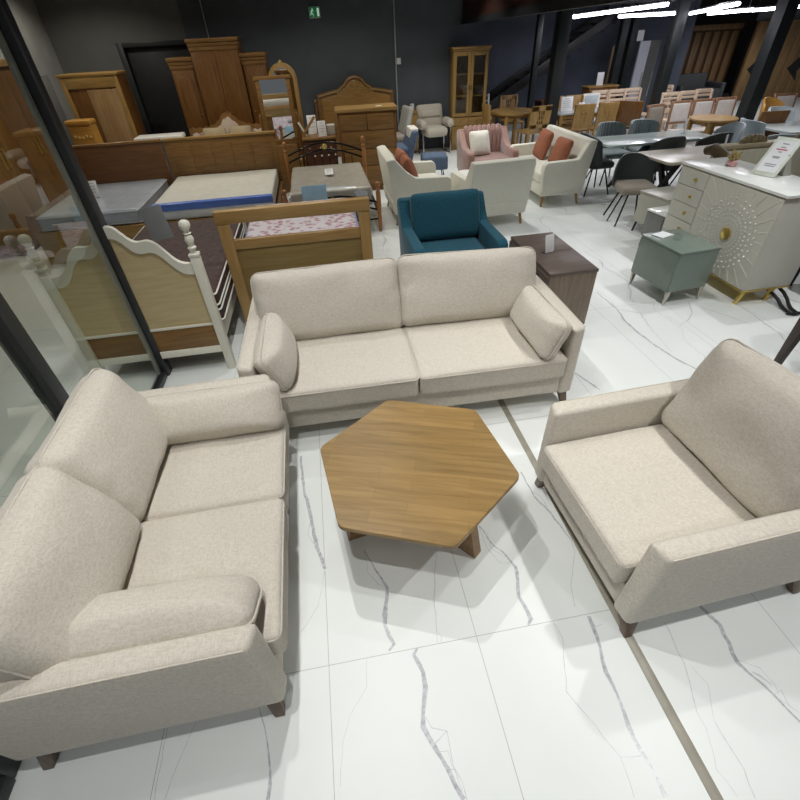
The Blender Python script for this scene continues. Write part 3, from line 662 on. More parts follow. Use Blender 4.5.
# two brown beds at the back
P_PLAST = plain('cloudy_plastic_wrap', (.62, .66, .70), .25, var=.12, scale=9, coat=.4)
P_PLASTB = plain('blue_grey_plastic_wrap', (.40, .45, .52), .28, var=.12, scale=8, coat=.4)
P_TICK = plain('ivory_ticking', (.72, .72, .66), .45, var=.06, coat=.3)
P_WRAP = plain('beige_wrapped_ticking', (.42, .40, .345), .35, var=.12, scale=10, coat=.4)
def brown_bed(label, x0, x1, pan):
    t = thing('brown_bed', label, 'bed', ((x0+x1)/2, 5.82, 0)); w = (x1-x0)/2
    h = MB().lim((-w, 1.56, 0), (w, 1.61, .97), .006).build('headboard', W_BRN if pan else W_DRKB, t)
    MB().lim((-w-.01, 1.55, .97), (w+.01, 1.62, 1.0), .006).build('cap_rail', W_OAK if pan else W_BRN, h)
    if pan:
        p = MB()
        for k in range(5):
            a = -w+.06+(2*w-.12)*k/5; p.lim((a+.012, 1.553, .55), (a+(2*w-.12)/5-.012, 1.561, .91), .002)
        p.build('panel', W_BRN, h)
    MB().lim((-w, 0, .0), (w, .045, .365), .005).build('footboard', W_OAK, t)
    for s in (-1, 1): MB().lim((s*(w-.02)-.02, .045, .14), (s*(w-.02)+.02, 1.56, .36), .004).build('side_rail', W_BRN, t)
brown_bed('dark brown wooden bed at the left back with a blue-grey wrapped mattress', -3.36, -2.12, 0)
brown_bed('mid brown panelled bed with a white mattress, right of the left back bed', -2.08, -.58, 1)
mattress('blue-grey mattress wrapped in plastic on the left back bed', (-3.30, 5.88, .36), (-2.18, 7.36, .53), (P_PLASTB,), 1, P_PLAST)
t = mattress('white mattress in clear wrap with a blue band on the panelled bed', (-2.03, 5.88, .36), (-.63, 7.36, .54), (P_TICK,), 1, None)
MB().lim((-.703, -.748, .105), (.703, -.66, .187), .012).build('band', plain('cobalt_band', (.09, .19, .62), .4), t)
MB().lim((-.702, -.75, .01), (.702, -.70, .10), .008).build('wrap', P_PLAST, t)
card('price_card', 'white price card standing on the blue-grey wrapped mattress', (-2.86, 6.55, .535), .12, .19, RX(-14), P_PAPER, 4)
# iron bed
t = thing('iron_bed', 'black iron bed with turned wooden posts and a beige mattress', 'bed', (.09, 5.86, 0))
def turned(h): return [(.02, 0), (.022, .04), (.028, h*.3), (.024, h*.32), (.03, h*.5), (.028, h*.8), (.018, h*.83), (.028, h*.86), (.016, h*.885), (.026, h*.91), (.032, h*.945), (.028, h*.98), (.006, h)]
for s in (-1, 1):
    MB().lathe(turned(.60), 14, (s*.565, 0, 0)).build('post', wood('red_oak_post', (.28, .11, .03), (.40, .18, .06), 2, 5), t)
    MB().lathe(turned(.85), 14, (s*.565, 1.58, 0)).build('post', MATS['red_oak_post'], t)
    MB().lim((s*.55-.012, .0, .24), (s*.55+.012, 1.58, .29), .003).build('side_rail', M_IRON, t)
for y, z0, z1, n in ((1.58, .66, .80, 'headboard'), (0, .36, .47, 'footboard')):
    a = MB()
    for dz in (0, -.09): a.tube([(-.55+1.1*i/20, y, z0+dz+(z1-z0)*math.sin(PI*i/20)) for i in range(21)], .013)
    a.tube([(-.55, y, z0-.2), (.55, y, z0-.2)], .01)
    for i in range(3, 18, 2): a.tube([(-.55+1.1*i/20, y, z0-.2), (-.55+1.1*i/20, y, z0-.09+(z1-z0)*math.sin(PI*i/20))], .006, 6)
    o = a.build(n, M_IRON, t)
    m = MB(); m.lathe([(0, -.012), (.035, -.012), (.04, 0), (.035, .012), (0, .012)], 14, (0, y-.012, z1-.045), RX(90)); m.build('medallion', M_GOLD, o)
    m = MB()
    for k in range(4): m.lathe([(0, -.01), (.012, -.006), (.012, .006), (0, .01)], 8, (-.15+.1*k, y-.012, z0-.02), RX(90))
    m.build('stud', P_BUTTON, o)
t = mattress('beige mattress under crumpled clear wrap on the black iron bed', (-.42, 5.93, .305), (.59, 7.38, .53), (P_WRAP,), 1, None)
w = MB().cushion((1.04, .25, .12), .03, .3, .3, T(0, -.60, .15), seed=9, wr=.02, N=14); w.build('wrap', P_PLAST, t, ang=60)
t = thing('price_tag', 'long white price tag lying on the beige wrapped mattress', 'sign', (.10, 6.75, .561)); MB().box((0, 0, .002), (.11, .34, .004), .001).build('card', P_PAPER, t)
p = MB()
for k in range(5): p.box((0, .12-.055*k, .0045), (.07, .012, .001), 0)
p.build('print', P_PRINT, t)
t = card('price_card', 'pale blue card standing at the foot of the black iron bed', (-.12, 5.84, .43), .30, .19, RX(-4), P_BLUEC, foot=False)

# ------------------------------------------------------------------ bedroom storage at the back
t = thing('wardrobe', 'tall brown wardrobe with a raised centre section against the dark wall', 'wardrobe', (-1.48, 9.82, 0))
def ward_box(x0, x1, h, d0):
    MB().lim((x0, d0, 0), (x1, .62, h-.06), .006).build('body', W_BRNV, t)
    c = MB()
    for k, (o, z0, z1) in enumerate(((.008, -.16, -.10), (.018, -.10, -.05), (.032, -.05, 0))): c.lim((x0-o, d0-o, h+z0), (x1+o, .62, h+z1), .006)
    c.build('cornice', W_BRN, t)
ward_box(-.78, -.405, 1.81, 0); ward_box(.405, .78, 1.82, 0); ward_box(-.385, .385, 2.04, -.06)
for x0, x1, y, h in ((-.75, -.43, 0, 1.62), (.43, .75, 0, 1.62), (-.37, -.005, -.06, 1.85), (.005, .37, -.06, 1.85)):
    d = MB().lim((x0, y-.02, .42), (x1, y, h), .004).build('door', W_BRNV, t)
    cx = (x0+x1)/2; hw = (x1-x0)/2-.05; P = [(-hw, .5), (hw, .5), (hw, h-.14)]+[(hw*math.cos(R(a)), h-.14+.08*math.sin(R(a))) for a in range(15, 180, 15)]+[(-hw, h-.14)]
    MB().prism(P, .012, T(cx, y-.02, 0) @ RX(90), .004).build('panel', W_BRNV, d)
    MB().lathe([(0, -.012), (.012, -.006), (.012, .006), (0, .012)], 10, (x1-.03 if x0 < 0 else x0+.03, y-.03, 1.0)).build('knob', M_GOLD, d)
for x0, x1, y in ((-.75, -.43, 0), (.43, .75, 0), (-.37, .37, -.06)):
    d = MB().lim((x0, y-.02, .12), (x1, y, .39), .004).build('drawer', W_BRN, t)
    MB().lathe([(0, -.012), (.012, -.006), (.012, .006), (0, .012)], 10, ((x0+x1)/2, y-.03, .26)).build('knob', M_GOLD, d)
# ornate upholstered bed in front of it
t = thing('carved_bed', 'carved wooden bed with a pink patterned headboard in front of the wardrobe', 'bed', (-1.44, 7.5, 0))
us = [-.66+1.32*i/48 for i in range(49)]
def crest(u): return .92+.05*math.cos(u*7.5)*(.7 if abs(u) > .2 else 1)+.11*math.exp(-(u/.13)**2)-.05*(abs(u)/.66)**4+.010*math.sin(u*60)
mb = MB(); P = [(u, crest(u)) for u in us]; mb.prism([(-.66, .2), (.66, .2)]+P[::-1], .06, T(0, 1.72, 0) @ RX(90), 0); hb = mb.build('headboard', W_BRN, t)
def pinkpat():
    m, nt, b, o = _new('pink_damask'); tc = node(nt, 'ShaderNodeTexCoord'); v = node(nt, 'ShaderNodeTexVoronoi'); v.inputs['Scale'].default_value = 14
    nt.links.new(tc.outputs['Object'], v.inputs['Vector']); r = node(nt, 'ShaderNodeValToRGB'); r.color_ramp.elements[0].color = (.45, .22, .18, 1); r.color_ramp.elements[1].color = (.62, .52, .44, 1); r.color_ramp.elements[0].position = .1; r.color_ramp.elements[1].position = .5
    nt.links.new(v.outputs[0], r.inputs[0]); nt.links.new(r.outputs[0], b.inputs['Base Color']); b.inputs['Roughness'].default_value = .8; return m
DAM = pinkpat()
mb = MB(); P = [(u*.93, crest(u)-.07) for u in us]; mb.prism([(-.61, .4), (.61, .4)]+P[::-1], .05, T(0, 1.68, 0) @ RX(90), 0); mb.build('upholstery', DAM, hb)
MB().lim((-.66, .02, .14), (.66, 1.66, .40), .01).build('base', W_BRN, t)
for s in (-1, 1):
    for y in (.08, 1.6): MB().lathe([(.03, 0), (.035, .1), (.03, .15)], 10, (s*.6, y, 0)).build('leg', W_BRN, t)
mattress('pale mattress on the carved bed with the pink headboard', (-2.08, 7.56, .406), (-.80, 9.08, .58), (P_TICK,), 1)
for k, x in enumerate((-1.68, -1.25)):
    o = MB().cushion((.37, .30, .10), .03, .4, .4, None, seed=k, N=8).build('throw_pillow', plain('tan_cloth', (.38, .30, .19), .9), None, ang=80)
    o.matrix_world = T(x, 9.03, .735) @ RX(72); tag(o, 'tan pillow propped on the pink carved headboard, the %s one' % ('left' if k == 0 else 'right'), 'pillow', 'tan pillows on the carved bed')
t = thing('slab_console', 'low white-topped grey console standing left of the pink carved headboard', 'table', (-2.50, 8.85, 0))
MB().lim((-.37, -.17, .80), (.36, .17, .86), .015).build('top', P_WHITE, t)
MB().lim((-.33, -.14, .0), (.32, .14, .80), .006).build('body', plain('dark_grey_body', (.08, .075, .068), .6), t)
# armoire
t = thing('armoire', 'light brown armoire with a recessed tall front panel in the left corner', 'wardrobe', (-3.36, 9.3, 0), 0)
b = MB(); b.lim((-.48, .03, 0), (.38, .50, 1.66), .005); b.build('body', W_BRNV, t)
MB().lim((-.50, -.02, 1.655), (.405, .51, 1.69), .006).build('cornice', W_OAK, t)
for x0, x1 in ((-.48, -.41), (.31, .38)): MB().lim((x0, 0, 0), (x1, .03, 1.655), .004).build('stile', W_OAKV, t)
MB().lim((-.41, 0, 1.50), (.31, .03, 1.655), .004).build('rail', W_OAK, t)
MB().lim((-.14, .005, .06), (.31, .032, 1.48), .004).build('door', wood('mottled_door', (.27, .16, .065), (.38, .24, .11), 2, 2), t)
t = thing('wardrobe', 'brown wardrobe along the left wall, seen only through the glass', 'wardrobe', (-4.02, 7.2, 0), 90)
MB().lim((-.95, -.24, .05), (.95, .25, 1.86), .006).build('body', W_BRNV, t)
MB().lim((-.98, -.27, 1.86), (.98, .26, 1.93), .006).build('cornice', W_OAK, t)
MB().lim((-.93, -.22, 0), (.93, .24, .05), .004).build('plinth', W_DRK, t)
for k in range(4):
    d = MB().lim((-.93+.466*k, -.262, .1), (-.93+.466*k+.456, -.24, 1.82), .004).build('door', W_BRNV, t)
    MB().lim((-.93+.466*k+(.40 if k % 2 == 0 else .03), -.28, .9), (-.93+.466*k+(.42 if k % 2 == 0 else .05), -.262, 1.1), .003).build('handle', M_GOLD, d)
t = thing('carved_chest', 'small orange varnished chest with a carved front before the armoire', 'chest', (-3.50, 8.5, 0), -4)
MB().lim((-.175, .0, .0), (.165, .20, 1.10), .006).build('body', W_ORG, t)
MB().lim((-.195, -.03, 1.10), (.18, .22, 1.17), .03).build('top', W_ORG, t)
for k in range(4):
    d = MB().lim((-.16, -.014, .08+.25*k), (.15, 0, .31+.25*k), .004).build('drawer', W_ORG, t)
    c = MB()
    for q in range(5): c.lathe([(0, -.008), (.016, -.004), (.02, 0), (.016, .004), (0, .008)], 8, (-.11+.055*q, -.018, .2+.25*k+.012*math.cos(q*2)), RX(90))
    c.build('carving', plain('pale_gold_carving', (.62, .42, .14), .4), d)
# cheval mirror and arched mirror
t = thing('cheval_mirror', 'rectangular standing mirror in a dark wooden frame', 'mirror', (-.53, 8.25, 0), 4)
M = RX(-3)
f_ = MB()
for lo, hi in (((-.25, -.02, .70), (-.19, .02, 1.56)), ((.19, -.02, .70), (.25, .02, 1.56)), ((-.19, -.02, .70), (.19, .02, .76))): f_.lim(lo, hi, .005)
f_.lim((-.27, -.035, 1.53), (.27, .035, 1.575), .006); f_.build('frame', W_BRN, t)
MB().lim((-.192, -.006, .76), (.192, .006, 1.532), 0).build('glass', MIRROR, t)
for s in (-1, 1):
    MB().lathe([(.025, 0), (.03, .2), (.02, .3), (.03, .7), (.02, .8), (.028, 1.05), (.03, 1.08), (.01, 1.11)], 12, (s*.272, 0, 0)).build('post', W_BRNV, t)
MB().lim((-.20, -.10, .0), (.20, .10, .69), .006).build('base', W_BRN, t)
t = thing('arched_mirror', 'oak arched mirror standing behind the rectangular mirror', 'mirror', (-.40, 8.95, 0), -10)
def arch(w, h, n=14): return [(-w, .35), (w, .35), (w, h-w)]+[(w*math.cos(PI*k/n), h-w+w*math.sin(PI*k/n)) for k in range(1, n)]+[(-w, h-w)]
MB().prism(arch(.225, 1.70), .04, T(0, 0, 0) @ RX(90), .006).build('frame', W_OAKV, t)
MB().prism([(x, z) for x, z in arch(.165, 1.63)], .006, T(0, -.04, 0) @ RX(90)).build('glass', MIRROR, t)
MB().lathe([(0, -.02), (.025, -.01), (.03, .01), (.01, .03), (0, .035)], 10, (0, -.02, 1.70)).build('finial', M_GOLD, t)
MB().lim((-.26, -.16, 0), (.26, .16, .35), .01).build('base', W_OAK, t)
# vanity table
t = thing('vanity_table', 'dark mahogany vanity table covered with cards and small frames', 'table', (-.02, 8.12, 0))
MB().lim((-.21, -.10, .745), (.33, .36, .775), .005).build('top', W_BRN, t)
MB().lim((-.20, -.08, .30), (.31, .34, .745), .005).build('body', W_DRK, t)
for k in range(3):
    d = MB().lim((-.185+.165*k, -.092, .56), (-.03+.165*k, -.08, .72), .003).build('drawer', W_DRK, t)
    MB().lathe([(0, -.012), (.012, 0), (0, .012)], 8, (-.107+.165*k, -.1, .64)).build('knob', P_BUTTON, d)
for s in (-.6, 1):
    for y in (-.05, .3): MB().lim((s*.28-.02, y-.02, 0), (s*.28+.02, y+.02, .30), .004).build('leg', W_DRK, t)
card('price_card', 'white card upright in the middle of the vanity table', (.10, 8.12, .776), .13, .21, RZ(6) @ RX(-12), P_PAPER, 4)
card('price_card', 'white card at the back of the vanity table, left of the middle card', (-.05, 8.40, .776), .14, .26, RZ(-4) @ RX(-10), P_PAPER, 3)
t = thing('photo_frame', 'slanting oak picture frame propped on the vanity table', 'frame', (-.10, 8.22, .776))
MB().box((0, 0, .14), (.035, .03, .32), .004, RY(42)).build('frame', W_OAK, t); MB().box((-.10, .01, .10), (.03, .02, .22), .004, RY(-28)).build('strut', P_CREAMPAINT, t)
t = thing('jewellery_box', 'small pale box on the vanity table beside the chest of drawers', 'box', (.24, 8.25, .776)); MB().lim((-.06, -.05, 0), (.06, .05, .12), .004).build('body', P_GREYCAB, t); MB().lim((-.063, -.053, .12), (.063, .053, .14), .004).build('lid', P_WHITE, t)
# chest of drawers
t = thing('chest_of_drawers', 'tall oak chest of drawers with a small white tag on top', 'chest', (.78, 7.82, 0), -2)
MB().lim((-.44, 0, .0), (.44, .42, 1.10), .006).build('body', W_BRNV, t)
MB().lim((-.465, -.025, 1.10), (.465, .44, 1.145), .008).build('top', W_OAK, t)
for x0, x1, z0, z1 in ((-.40, -.005, .86, 1.07), (.005, .40, .86, 1.07), (-.40, .40, .62, .85), (-.40, .40, .38, .61), (-.40, .40, .10, .37)):
    MB().lim((x0, -.016, z0), (x1, 0, z1), .004).build('drawer', W_BRN, t)
tag(MB().box((.98, 7.92, 1.149), (.09, .06, .004), .001).build('price_tag', P_PAPER), 'small white tag lying on the oak chest of drawers', 'tag')
# ornate headboard on the wall
t = thing('carved_headboard', 'large carved oak headboard with an arched crest leaning on the dark wall', 'headboard', (.87, 10.68, 0))
def ch(u):
    a = abs(u)
    if a < .2: return 1.21+.17*math.sqrt(max(0, 1-(a/.215)**2))
    if a < .36: return 1.27-.10*(a-.2)/.16
    return 1.17-.07*((a-.36)/.4)**1.2
us = [-.76+1.52*i/60 for i in range(61)]
mb = MB(); mb.prism([(-.76, .0), (.76, .0)]+[(u, ch(u)) for u in us[::-1]], .05, RX(90), .006); hb = mb.build('board', W_BRN, t)
mb = MB(); mb.prism([(-.68, .55), (.68, .55)]+[(u*.89, ch(u)-.075) for u in us[::-1]], .02, T(0, -.05, 0) @ RX(90), .006); mb.build('panel', wood('oak_relief', (.26, .13, .03), (.38, .21, .06), 0, 6), hb)
mb = MB(); mb.tube([(u*.95, -.06, ch(u)-.03) for u in us], .016, 8); mb.build('moulding', W_OAK, hb)
mb = MB(); mb.lathe([(0, -.014), (.06, -.01), (.075, 0), (.06, .01), (0, .014)], 16, (0, -.07, 1.24), RX(90))
for s in (-1, 1):
    for k in range(5): mb.lathe([(0, -.01), (.03-.003*k, -.005), (.035-.003*k, 0), (0, .01)], 10, (s*(.10+.06*k), -.068, 1.20-.022*k), RX(90))
mb.build('carving', W_OAK, hb)
MB().lathe([(0, -.03), (.025, -.01), (.03, .01), (.012, .03), (0, .04)], 10, (-.80, -.02, 1.0)).build('finial', W_OAK, t)
MB().lim((-.82, -.05, 0), (-.77, .0, .98), .006).build('post', W_BRNV, t)
# exit sign
t = thing('exit_sign', 'green emergency exit sign with a running figure, high on the dark wall', 'sign', (.27, 10.745, 2.24))
MB().lim((-.10, -.03, 0), (.10, 0, .165), .004).build('body', plain('sign_housing', (.5, .52, .5), .5), t)
MB().lim((-.092, -.033, .012), (.092, -.03, .153), 0).build('panel', emit('exit_green', (.012, .13, .05), .35), t)
p = MB(); W_ = emit('exit_white', (.55, .75, .62), .4)
p.lathe([(0, -.0015), (.010, -.0015), (.010, .0015), (0, .0015)], 12, (-.035, -.035, .125), RX(90))
for a, b, w in (((-.04, .11), (-.05, .07), .011), ((-.05, .07), (-.025, .055), .008), ((-.025, .055), (-.03, .025), .008), ((-.05, .07), (-.07, .05), .008), ((-.07, .05), (-.085, .05), .007), ((-.04, .108), (-.015, .095), .006), ((-.04, .108), (-.062, .098), .006), ((-.062, .098), (-.07, .08), .006)):
    L = math.hypot(b[0]-a[0], b[1]-a[1]); p.box(((a[0]+b[0])/2, -.0345, (a[1]+b[1])/2), (L+w*.6, .002, w), 0, RY(-math.degrees(math.atan2(b[1]-a[1], b[0]-a[0]))))
p.lim((.045, -.0355, .025), (.082, -.0335, .14), 0)
p.build('pictogram', W_, t)
# display cabinet
t = thing('display_cabinet', 'oak display cabinet with two glazed doors against the dark wall', 'cabinet', (3.12, 10.36, 0), -4)
b = MB(); w = .345
b.lim((-w, 0, .05), (-w+.025, .36, 1.66), .004); b.lim((w-.025, 0, .05), (w, .36, 1.66), .004); b.lim((-w, .34, .05), (w, .36, 1.66), .003); b.lim((-w, 0, .05), (w, .36, .08), .003); b.lim((-w, 0, .56), (w, .36, .59), .003); b.lim((-w, 0, 1.63), (w, .36, 1.66), .003)
b.build('body', W_OAKV, t)
MB().lim((-w+.02, .02, 0), (w-.02, .34, .05), .003).build('plinth', W_OAK, t)
c = MB(); c.lim((-w-.015, -.015, 1.655), (w+.015, .37, 1.69), .006); c.lim((-w-.035, -.035, 1.69), (w+.035, .38, 1.72), .006); c.build('cornice', W_OAK, t)
for z in (.93, 1.28): MB().lim((-w+.025, .03, z), (w-.025, .34, z+.018), .002).build('shelf', W_OAK, t)
GL = glass('cabinet_glass', (.8, .82, .8), 0, 1.5, .05)
for s in (-1, 1):
    x0, x1 = (-w+.012, -.003) if s < 0 else (.003, w-.012)
    d = MB()
    for lo, hi in (((x0, -.02, .60), (x0+.055, 0, 1.645)), ((x1-.055, -.02, .60), (x1, 0, 1.645)), ((x0+.055, -.02, .60), (x1-.055, 0, .66)), ((x0+.055, -.02, 1.585), (x1-.055, 0, 1.645))): d.lim(lo, hi, .003)
    d = d.build('door', W_OAKV, t)
    MB().lim((x0+.055, -.012, .66), (x1-.055, -.008, 1.585), 0).build('pane', GL, d)
    MB().lim((s*.02-.006, -.032, 1.04), (s*.02+.006, -.02, 1.12), .002).build('handle', M_IRON, d)
    d = MB().lim((x0, -.02, .44), (x1, 0, .58), .003).build('drawer', W_OAK, t); MB().lathe([(0, -.012), (.013, 0), (0, .012)], 8, ((x0+x1)/2, -.03, .51)).build('knob', M_IRON, d)
    MB().lim((x0, -.02, .09), (x1, 0, .43), .003).build('cupboard_door', W_OAKV, t)

# ------------------------------------------------------------------ right side: cabinets
t = thing('white_cabinet', 'tall cashmere lacquer cabinet with a studded sunburst door and gold legs', 'cabinet', (3.47, 3.66, 0))
X1 = .46; Y0, Y1 = -.60, .60
MB().lim((0, Y0, .13), (X1, Y1, .895), .004).build('body', P_CAB, t)
MB().lim((-.02, Y0-.02, .897), (X1+.02, Y1+.02, .92), .003).build('top', P_STONE, t)
MB().lim((-.012, Y0-.012, .889), (X1+.012, Y1+.012, .898), .002).build('trim', wood('bronze_trim', (.2, .12, .05), (.3, .19, .08), 0), t)
d = MB(); yb = .225
d.lim((-.014, Y0, .14), (0, yb-.003, .885), .003); door = d.build('door', P_CAB, t)
for z0, z1 in ((.14, .285), (.29, .435), (.44, .585), (.59, .735), (.74, .885)):
    dr = MB().lim((-.014, yb+.003, z0), (0, Y1, z1), .003).build('drawer', P_CAB, t)
    MB().lathe([(0, -.018), (.012, -.014), (.016, 0), (.012, .012), (0, .016)], 12, (-.03, yb+.13, (z0+z1)/2), RY(90)).build('knob', M_GOLD, dr)
cy_, cz_ = -.205, .50
MB().lathe([(0, 0), (.052, 0), (.052, .012), (.04, .02), (0, .02)], 28, (-.014, cy_, cz_), RY(-90)).build('boss', M_GOLD, door)
NR = 33; st = MB(); nst = 0
for k, (rr, s_) in reversed(list(enumerate(((.085, .0045), (.118, .0055), (.155, .007), (.196, .0085), (.242, .010), (.29, .0112))))):
    for q in range(NR):
        aa = 2*PI*q/NR+(PI/NR if k % 2 else 0)
        y, z = cy_+rr*math.cos(aa), cz_+rr*math.sin(aa)
        if abs(math.cos(aa)) < .12 and rr > .2 and math.sin(aa) > 0: continue
        if y > yb-.02 or y < Y0+.01: continue
        m_ = MB() if nst < 96 else st
        m_.lathe([(0, s_*.9), (s_*.6, s_*.6), (s_, 0)], 8, (-.014, y, z), RY(-90))
        if nst < 96: m_.build('stud', P_BUTTON, door)
        nst += 1
st.build('stud', P_BUTTON, door)['kind'] = 'stuff'
for q in range(28):
    a = 2*PI*(q+.5)/28; ca, sa = math.cos(a), math.sin(a); r0, r1 = .315, .56
    L_ = [r1]
    if ca > .01: L_.append((yb-.015-cy_)/ca)
    if ca < -.01: L_.append((Y0+.01-cy_)/ca)
    if sa > .01: L_.append((.875-cz_)/sa)
    if sa < -.01: L_.append((.15-cz_)/sa)
    r1 = min(L_)
    if r1 < r0+.03: continue
    MB().tube([(-.0145, cy_+r0*ca, cz_+r0*sa), (-.0145, cy_+r1*ca, cz_+r1*sa)], .004, 6).build('ray', P_RAY, door)
MB().lim((-.005, Y0-.005, .118), (X1+.005, Y1+.005, .13), .002).build('base_rail', M_GOLD, t)
for y in (Y0+.02, Y1-.02):
    for x, dx in ((.03, -.03), (X1-.14, -.03)):
        MB().hexa([(x+dx-.012, y-.01, 0), (x+dx+.012, y-.01, 0), (x+dx+.012, y+.01, 0), (x+dx-.012, y+.01, 0)], [(x-.014, y-.012, .118), (x+.03, y-.012, .118), (x+.03, y+.012, .118), (x-.014, y+.012, .118)], .002).build('leg', M_GOLD, t)
MB().tube([(.22, Y1-.35, .12), (.18, Y1-.40, .0)], .012).build('support_foot', M_BLACK, t)
# price frame and flower pot on it
t = thing('price_sign', 'white leaning price frame with printed lines on the sunburst cabinet', 'sign', (3.70, 3.585, .92))
M = RZ(-112+22) @ RX(-42)
M = RZ(-72) @ RX(-38)
def tf(mb, M):
    mb.v = [tuple(M @ Vector(v)) for v in mb.v]; return mb
tf(MB().box((0, 0, .165), (.20, .014, .33), .003), M).build('frame', plain('pale_green_white_frame', (.66, .70, .60), .4), t)
tf(MB().box((0, -.0075, .168), (.155, .002, .265), 0), M).build('sheet', P_PAPER, t)
p = MB(); pr = MB()
for k, (w_, z) in enumerate(((.05, .275), (.04, .245), (.03, .205), (.06, .165), (.05, .155), (.09, .10), (.08, .085))): p.box((0, -.009, z), (w_, .001, .007), 0)
pr.box((0, -.009, .226), (.085, .001, .010), 0)
tf(p, M).build('print', P_PRINT, t); tf(pr, M).build('print', P_REDPRINT, t)
MB().hexa([(.14, -.06, 0), (.22, -.06, 0), (.22, .06, 0), (.14, .06, 0)], [(.13, -.05, .16), (.145, -.05, .16), (.145, .05, .16), (.13, .05, .16)], .002).build('stand', P_GREYCAB, t)
t = thing('flower_pot', 'tiny pink pot with a gold flower on the sunburst cabinet', 'pot', (3.72, 3.97, .92))
MB().lathe([(.03, 0), (.045, .01), (.045, .04), (.03, .045)], 14).build('pot', plain('pink_ceramic', (.62, .34, .33), .4), t)
f_ = MB(); rr = random.Random(5)
for k in range(16):
    a = rr.uniform(0, 6.28); e = rr.uniform(.4, 1.3); p1 = Vector((math.cos(a)*math.cos(e), math.sin(a)*math.cos(e), math.sin(e)))*rr.uniform(.06, .11)
    f_.tube([(0, 0, .04), tuple(p1*.5+Vector((0, 0, .045))), tuple(p1+Vector((0, 0, .04)))], [.004, .014, .002], 6)
f_.build('flower', plain('dull_gold_petals', (.34, .26, .09), .5), t)
# sage night stand
t = thing('nightstand', 'sage green nightstand on slim metal legs before the sunburst cabinet', 'nightstand', (3.02, 3.45, 0), 5)
MB().lim((-.195, -.245, .13), (.195, .245, .465), .004).build('body', P_GREEN, t)
MB().lim((-.20, -.25, .467), (.20, .25, .485), .003).build('top', P_GREEN, t)
MB().lim((-.206, -.24, .135), (-.195, .24, .462), .002).build('drawer', P_GREEN, t)
for sx in (-1, 1):
    for sy in (-1, 1):
        x, y = sx*.18, sy*.23
        l = MB(); l.hexa([(x-.007, y-.007, 0), (x+.007, y-.007, 0), (x+.007, y+.007, 0), (x-.007, y+.007, 0)], [(x-.012-(.02 if sx > 0 else 0), y-.012, .13), (x+.012+(.02 if sx < 0 else 0), y-.012, .13), (x+.012+(.02 if sx < 0 else 0), y+.012, .13), (x-.012-(.02 if sx > 0 else 0), y+.012, .13)], .002)
        l.build('leg', M_PEWTER, t)
t = thing('price_tag', 'white printed card lying on the sage green nightstand', 'sign', (2.95, 3.60, .4855), 20); MB().box((0, 0, .004), (.15, .11, .008), .002).build('card', P_PAPER, t)
tag(MB().lathe([(.03, .486), (.035, .49), (.035, .53), (.03, .535)], 14, (3.0, 3.47, 0)).build('tealight_holder', glass('holder_glass', (.9, .92, .92), .02)), 'small clear glass holder on the sage green nightstand', 'holder')
for k, (x, y, h_, lab, m) in enumerate(((3.87, 4.83, .46, 'taller grey-beige nightstand behind the sunburst cabinet', P_GREYCAB), (3.60, 4.45, .40, 'small grey nightstand with a pale stone top beside the end of the sunburst cabinet', plain('smoke_lacquer', (.20, .20, .19), .25)))):
    t = thing('nightstand', lab, 'nightstand', (x, y, 0), 8); s_ = .21 if k == 0 else .13
    MB().lim((-s_, -s_, .12), (s_, s_, h_-.02), .004).build('body', m, t); MB().lim((-s_-.005, -s_-.005, h_-.02), (s_+.005, s_+.005, h_), .003).build('top', P_GREYCAB if k == 0 else P_STONE, t)
    MB().lim((-s_-.01, -s_+.01, .13), (-s_, s_-.01, h_-.03), .002).build('drawer', m, t)
    for sx in (-1, 1):
        for sy in (-1, 1): MB().tube([(sx*(s_-.03), sy*(s_-.03), .12), (sx*(s_-.015), sy*(s_-.015), 0)], .012).build('leg', M_BLACK, t)
# brown cabinet at the right edge and the dark table leg
t = thing('sideboard', 'taupe brown sideboard on black legs at the right edge behind the sunburst cabinet', 'cabinet', (4.16, 3.02, 0))
MB().lim((0, -.15, .26), (.9, .3, .80), .004).build('body', plain('taupe_brown_lacquer', (.155, .125, .098), .45), t)
MB().lim((-.01, -.16, .80), (.91, .31, .825), .003).build('top', W_WAL, t)
MB().lim((.02, -.162, .28), (.44, -.15, .78), .003).build('door', MATS['taupe_brown_lacquer'], t)
MB().lim((.46, -.162, .28), (.88, -.15, .78), .003).build('door', MATS['taupe_brown_lacquer'], t)
for x in (.04, .86):
    for y in (-.1, .25): MB().hexa([(x-.012, y-.012, 0), (x+.012, y-.012, 0), (x+.012, y+.012, 0), (x-.012, y+.012, 0)], [(x-.02, y-.02, .26), (x+.02, y-.02, .26), (x+.02, y+.02, .26), (x-.02, y+.02, .26)], .003).build('leg', M_BLACK, t)
t = thing('cantilever_chair', 'black tubular chair base showing right of the gold cabinet legs', 'chair', (3.80, 2.86, 0), 78)
for s in (-1, 1): MB().tube([(-.06, s*.03, .015), (.02, s*.03, .016), (.07, s*.035, .03), (.12, s*.04, .055), (.20, s*.05, .075), (.32, s*.06, .085)][::1], .014).build('leg', M_BLACK, t)
MB().tube([(-.06, -.05, .014), (-.08, 0, .014), (-.06, .05, .014)], .014).build('foot', M_BLACK, t)
t = thing('dining_table', 'dark wooden table whose one leg shows behind the beige armchair', 'table', (3.40, 1.72, 0))
MB().lim((-.43, -.38, .66), (.5, .42, .70), .005).build('tabletop', W_DRK, t)
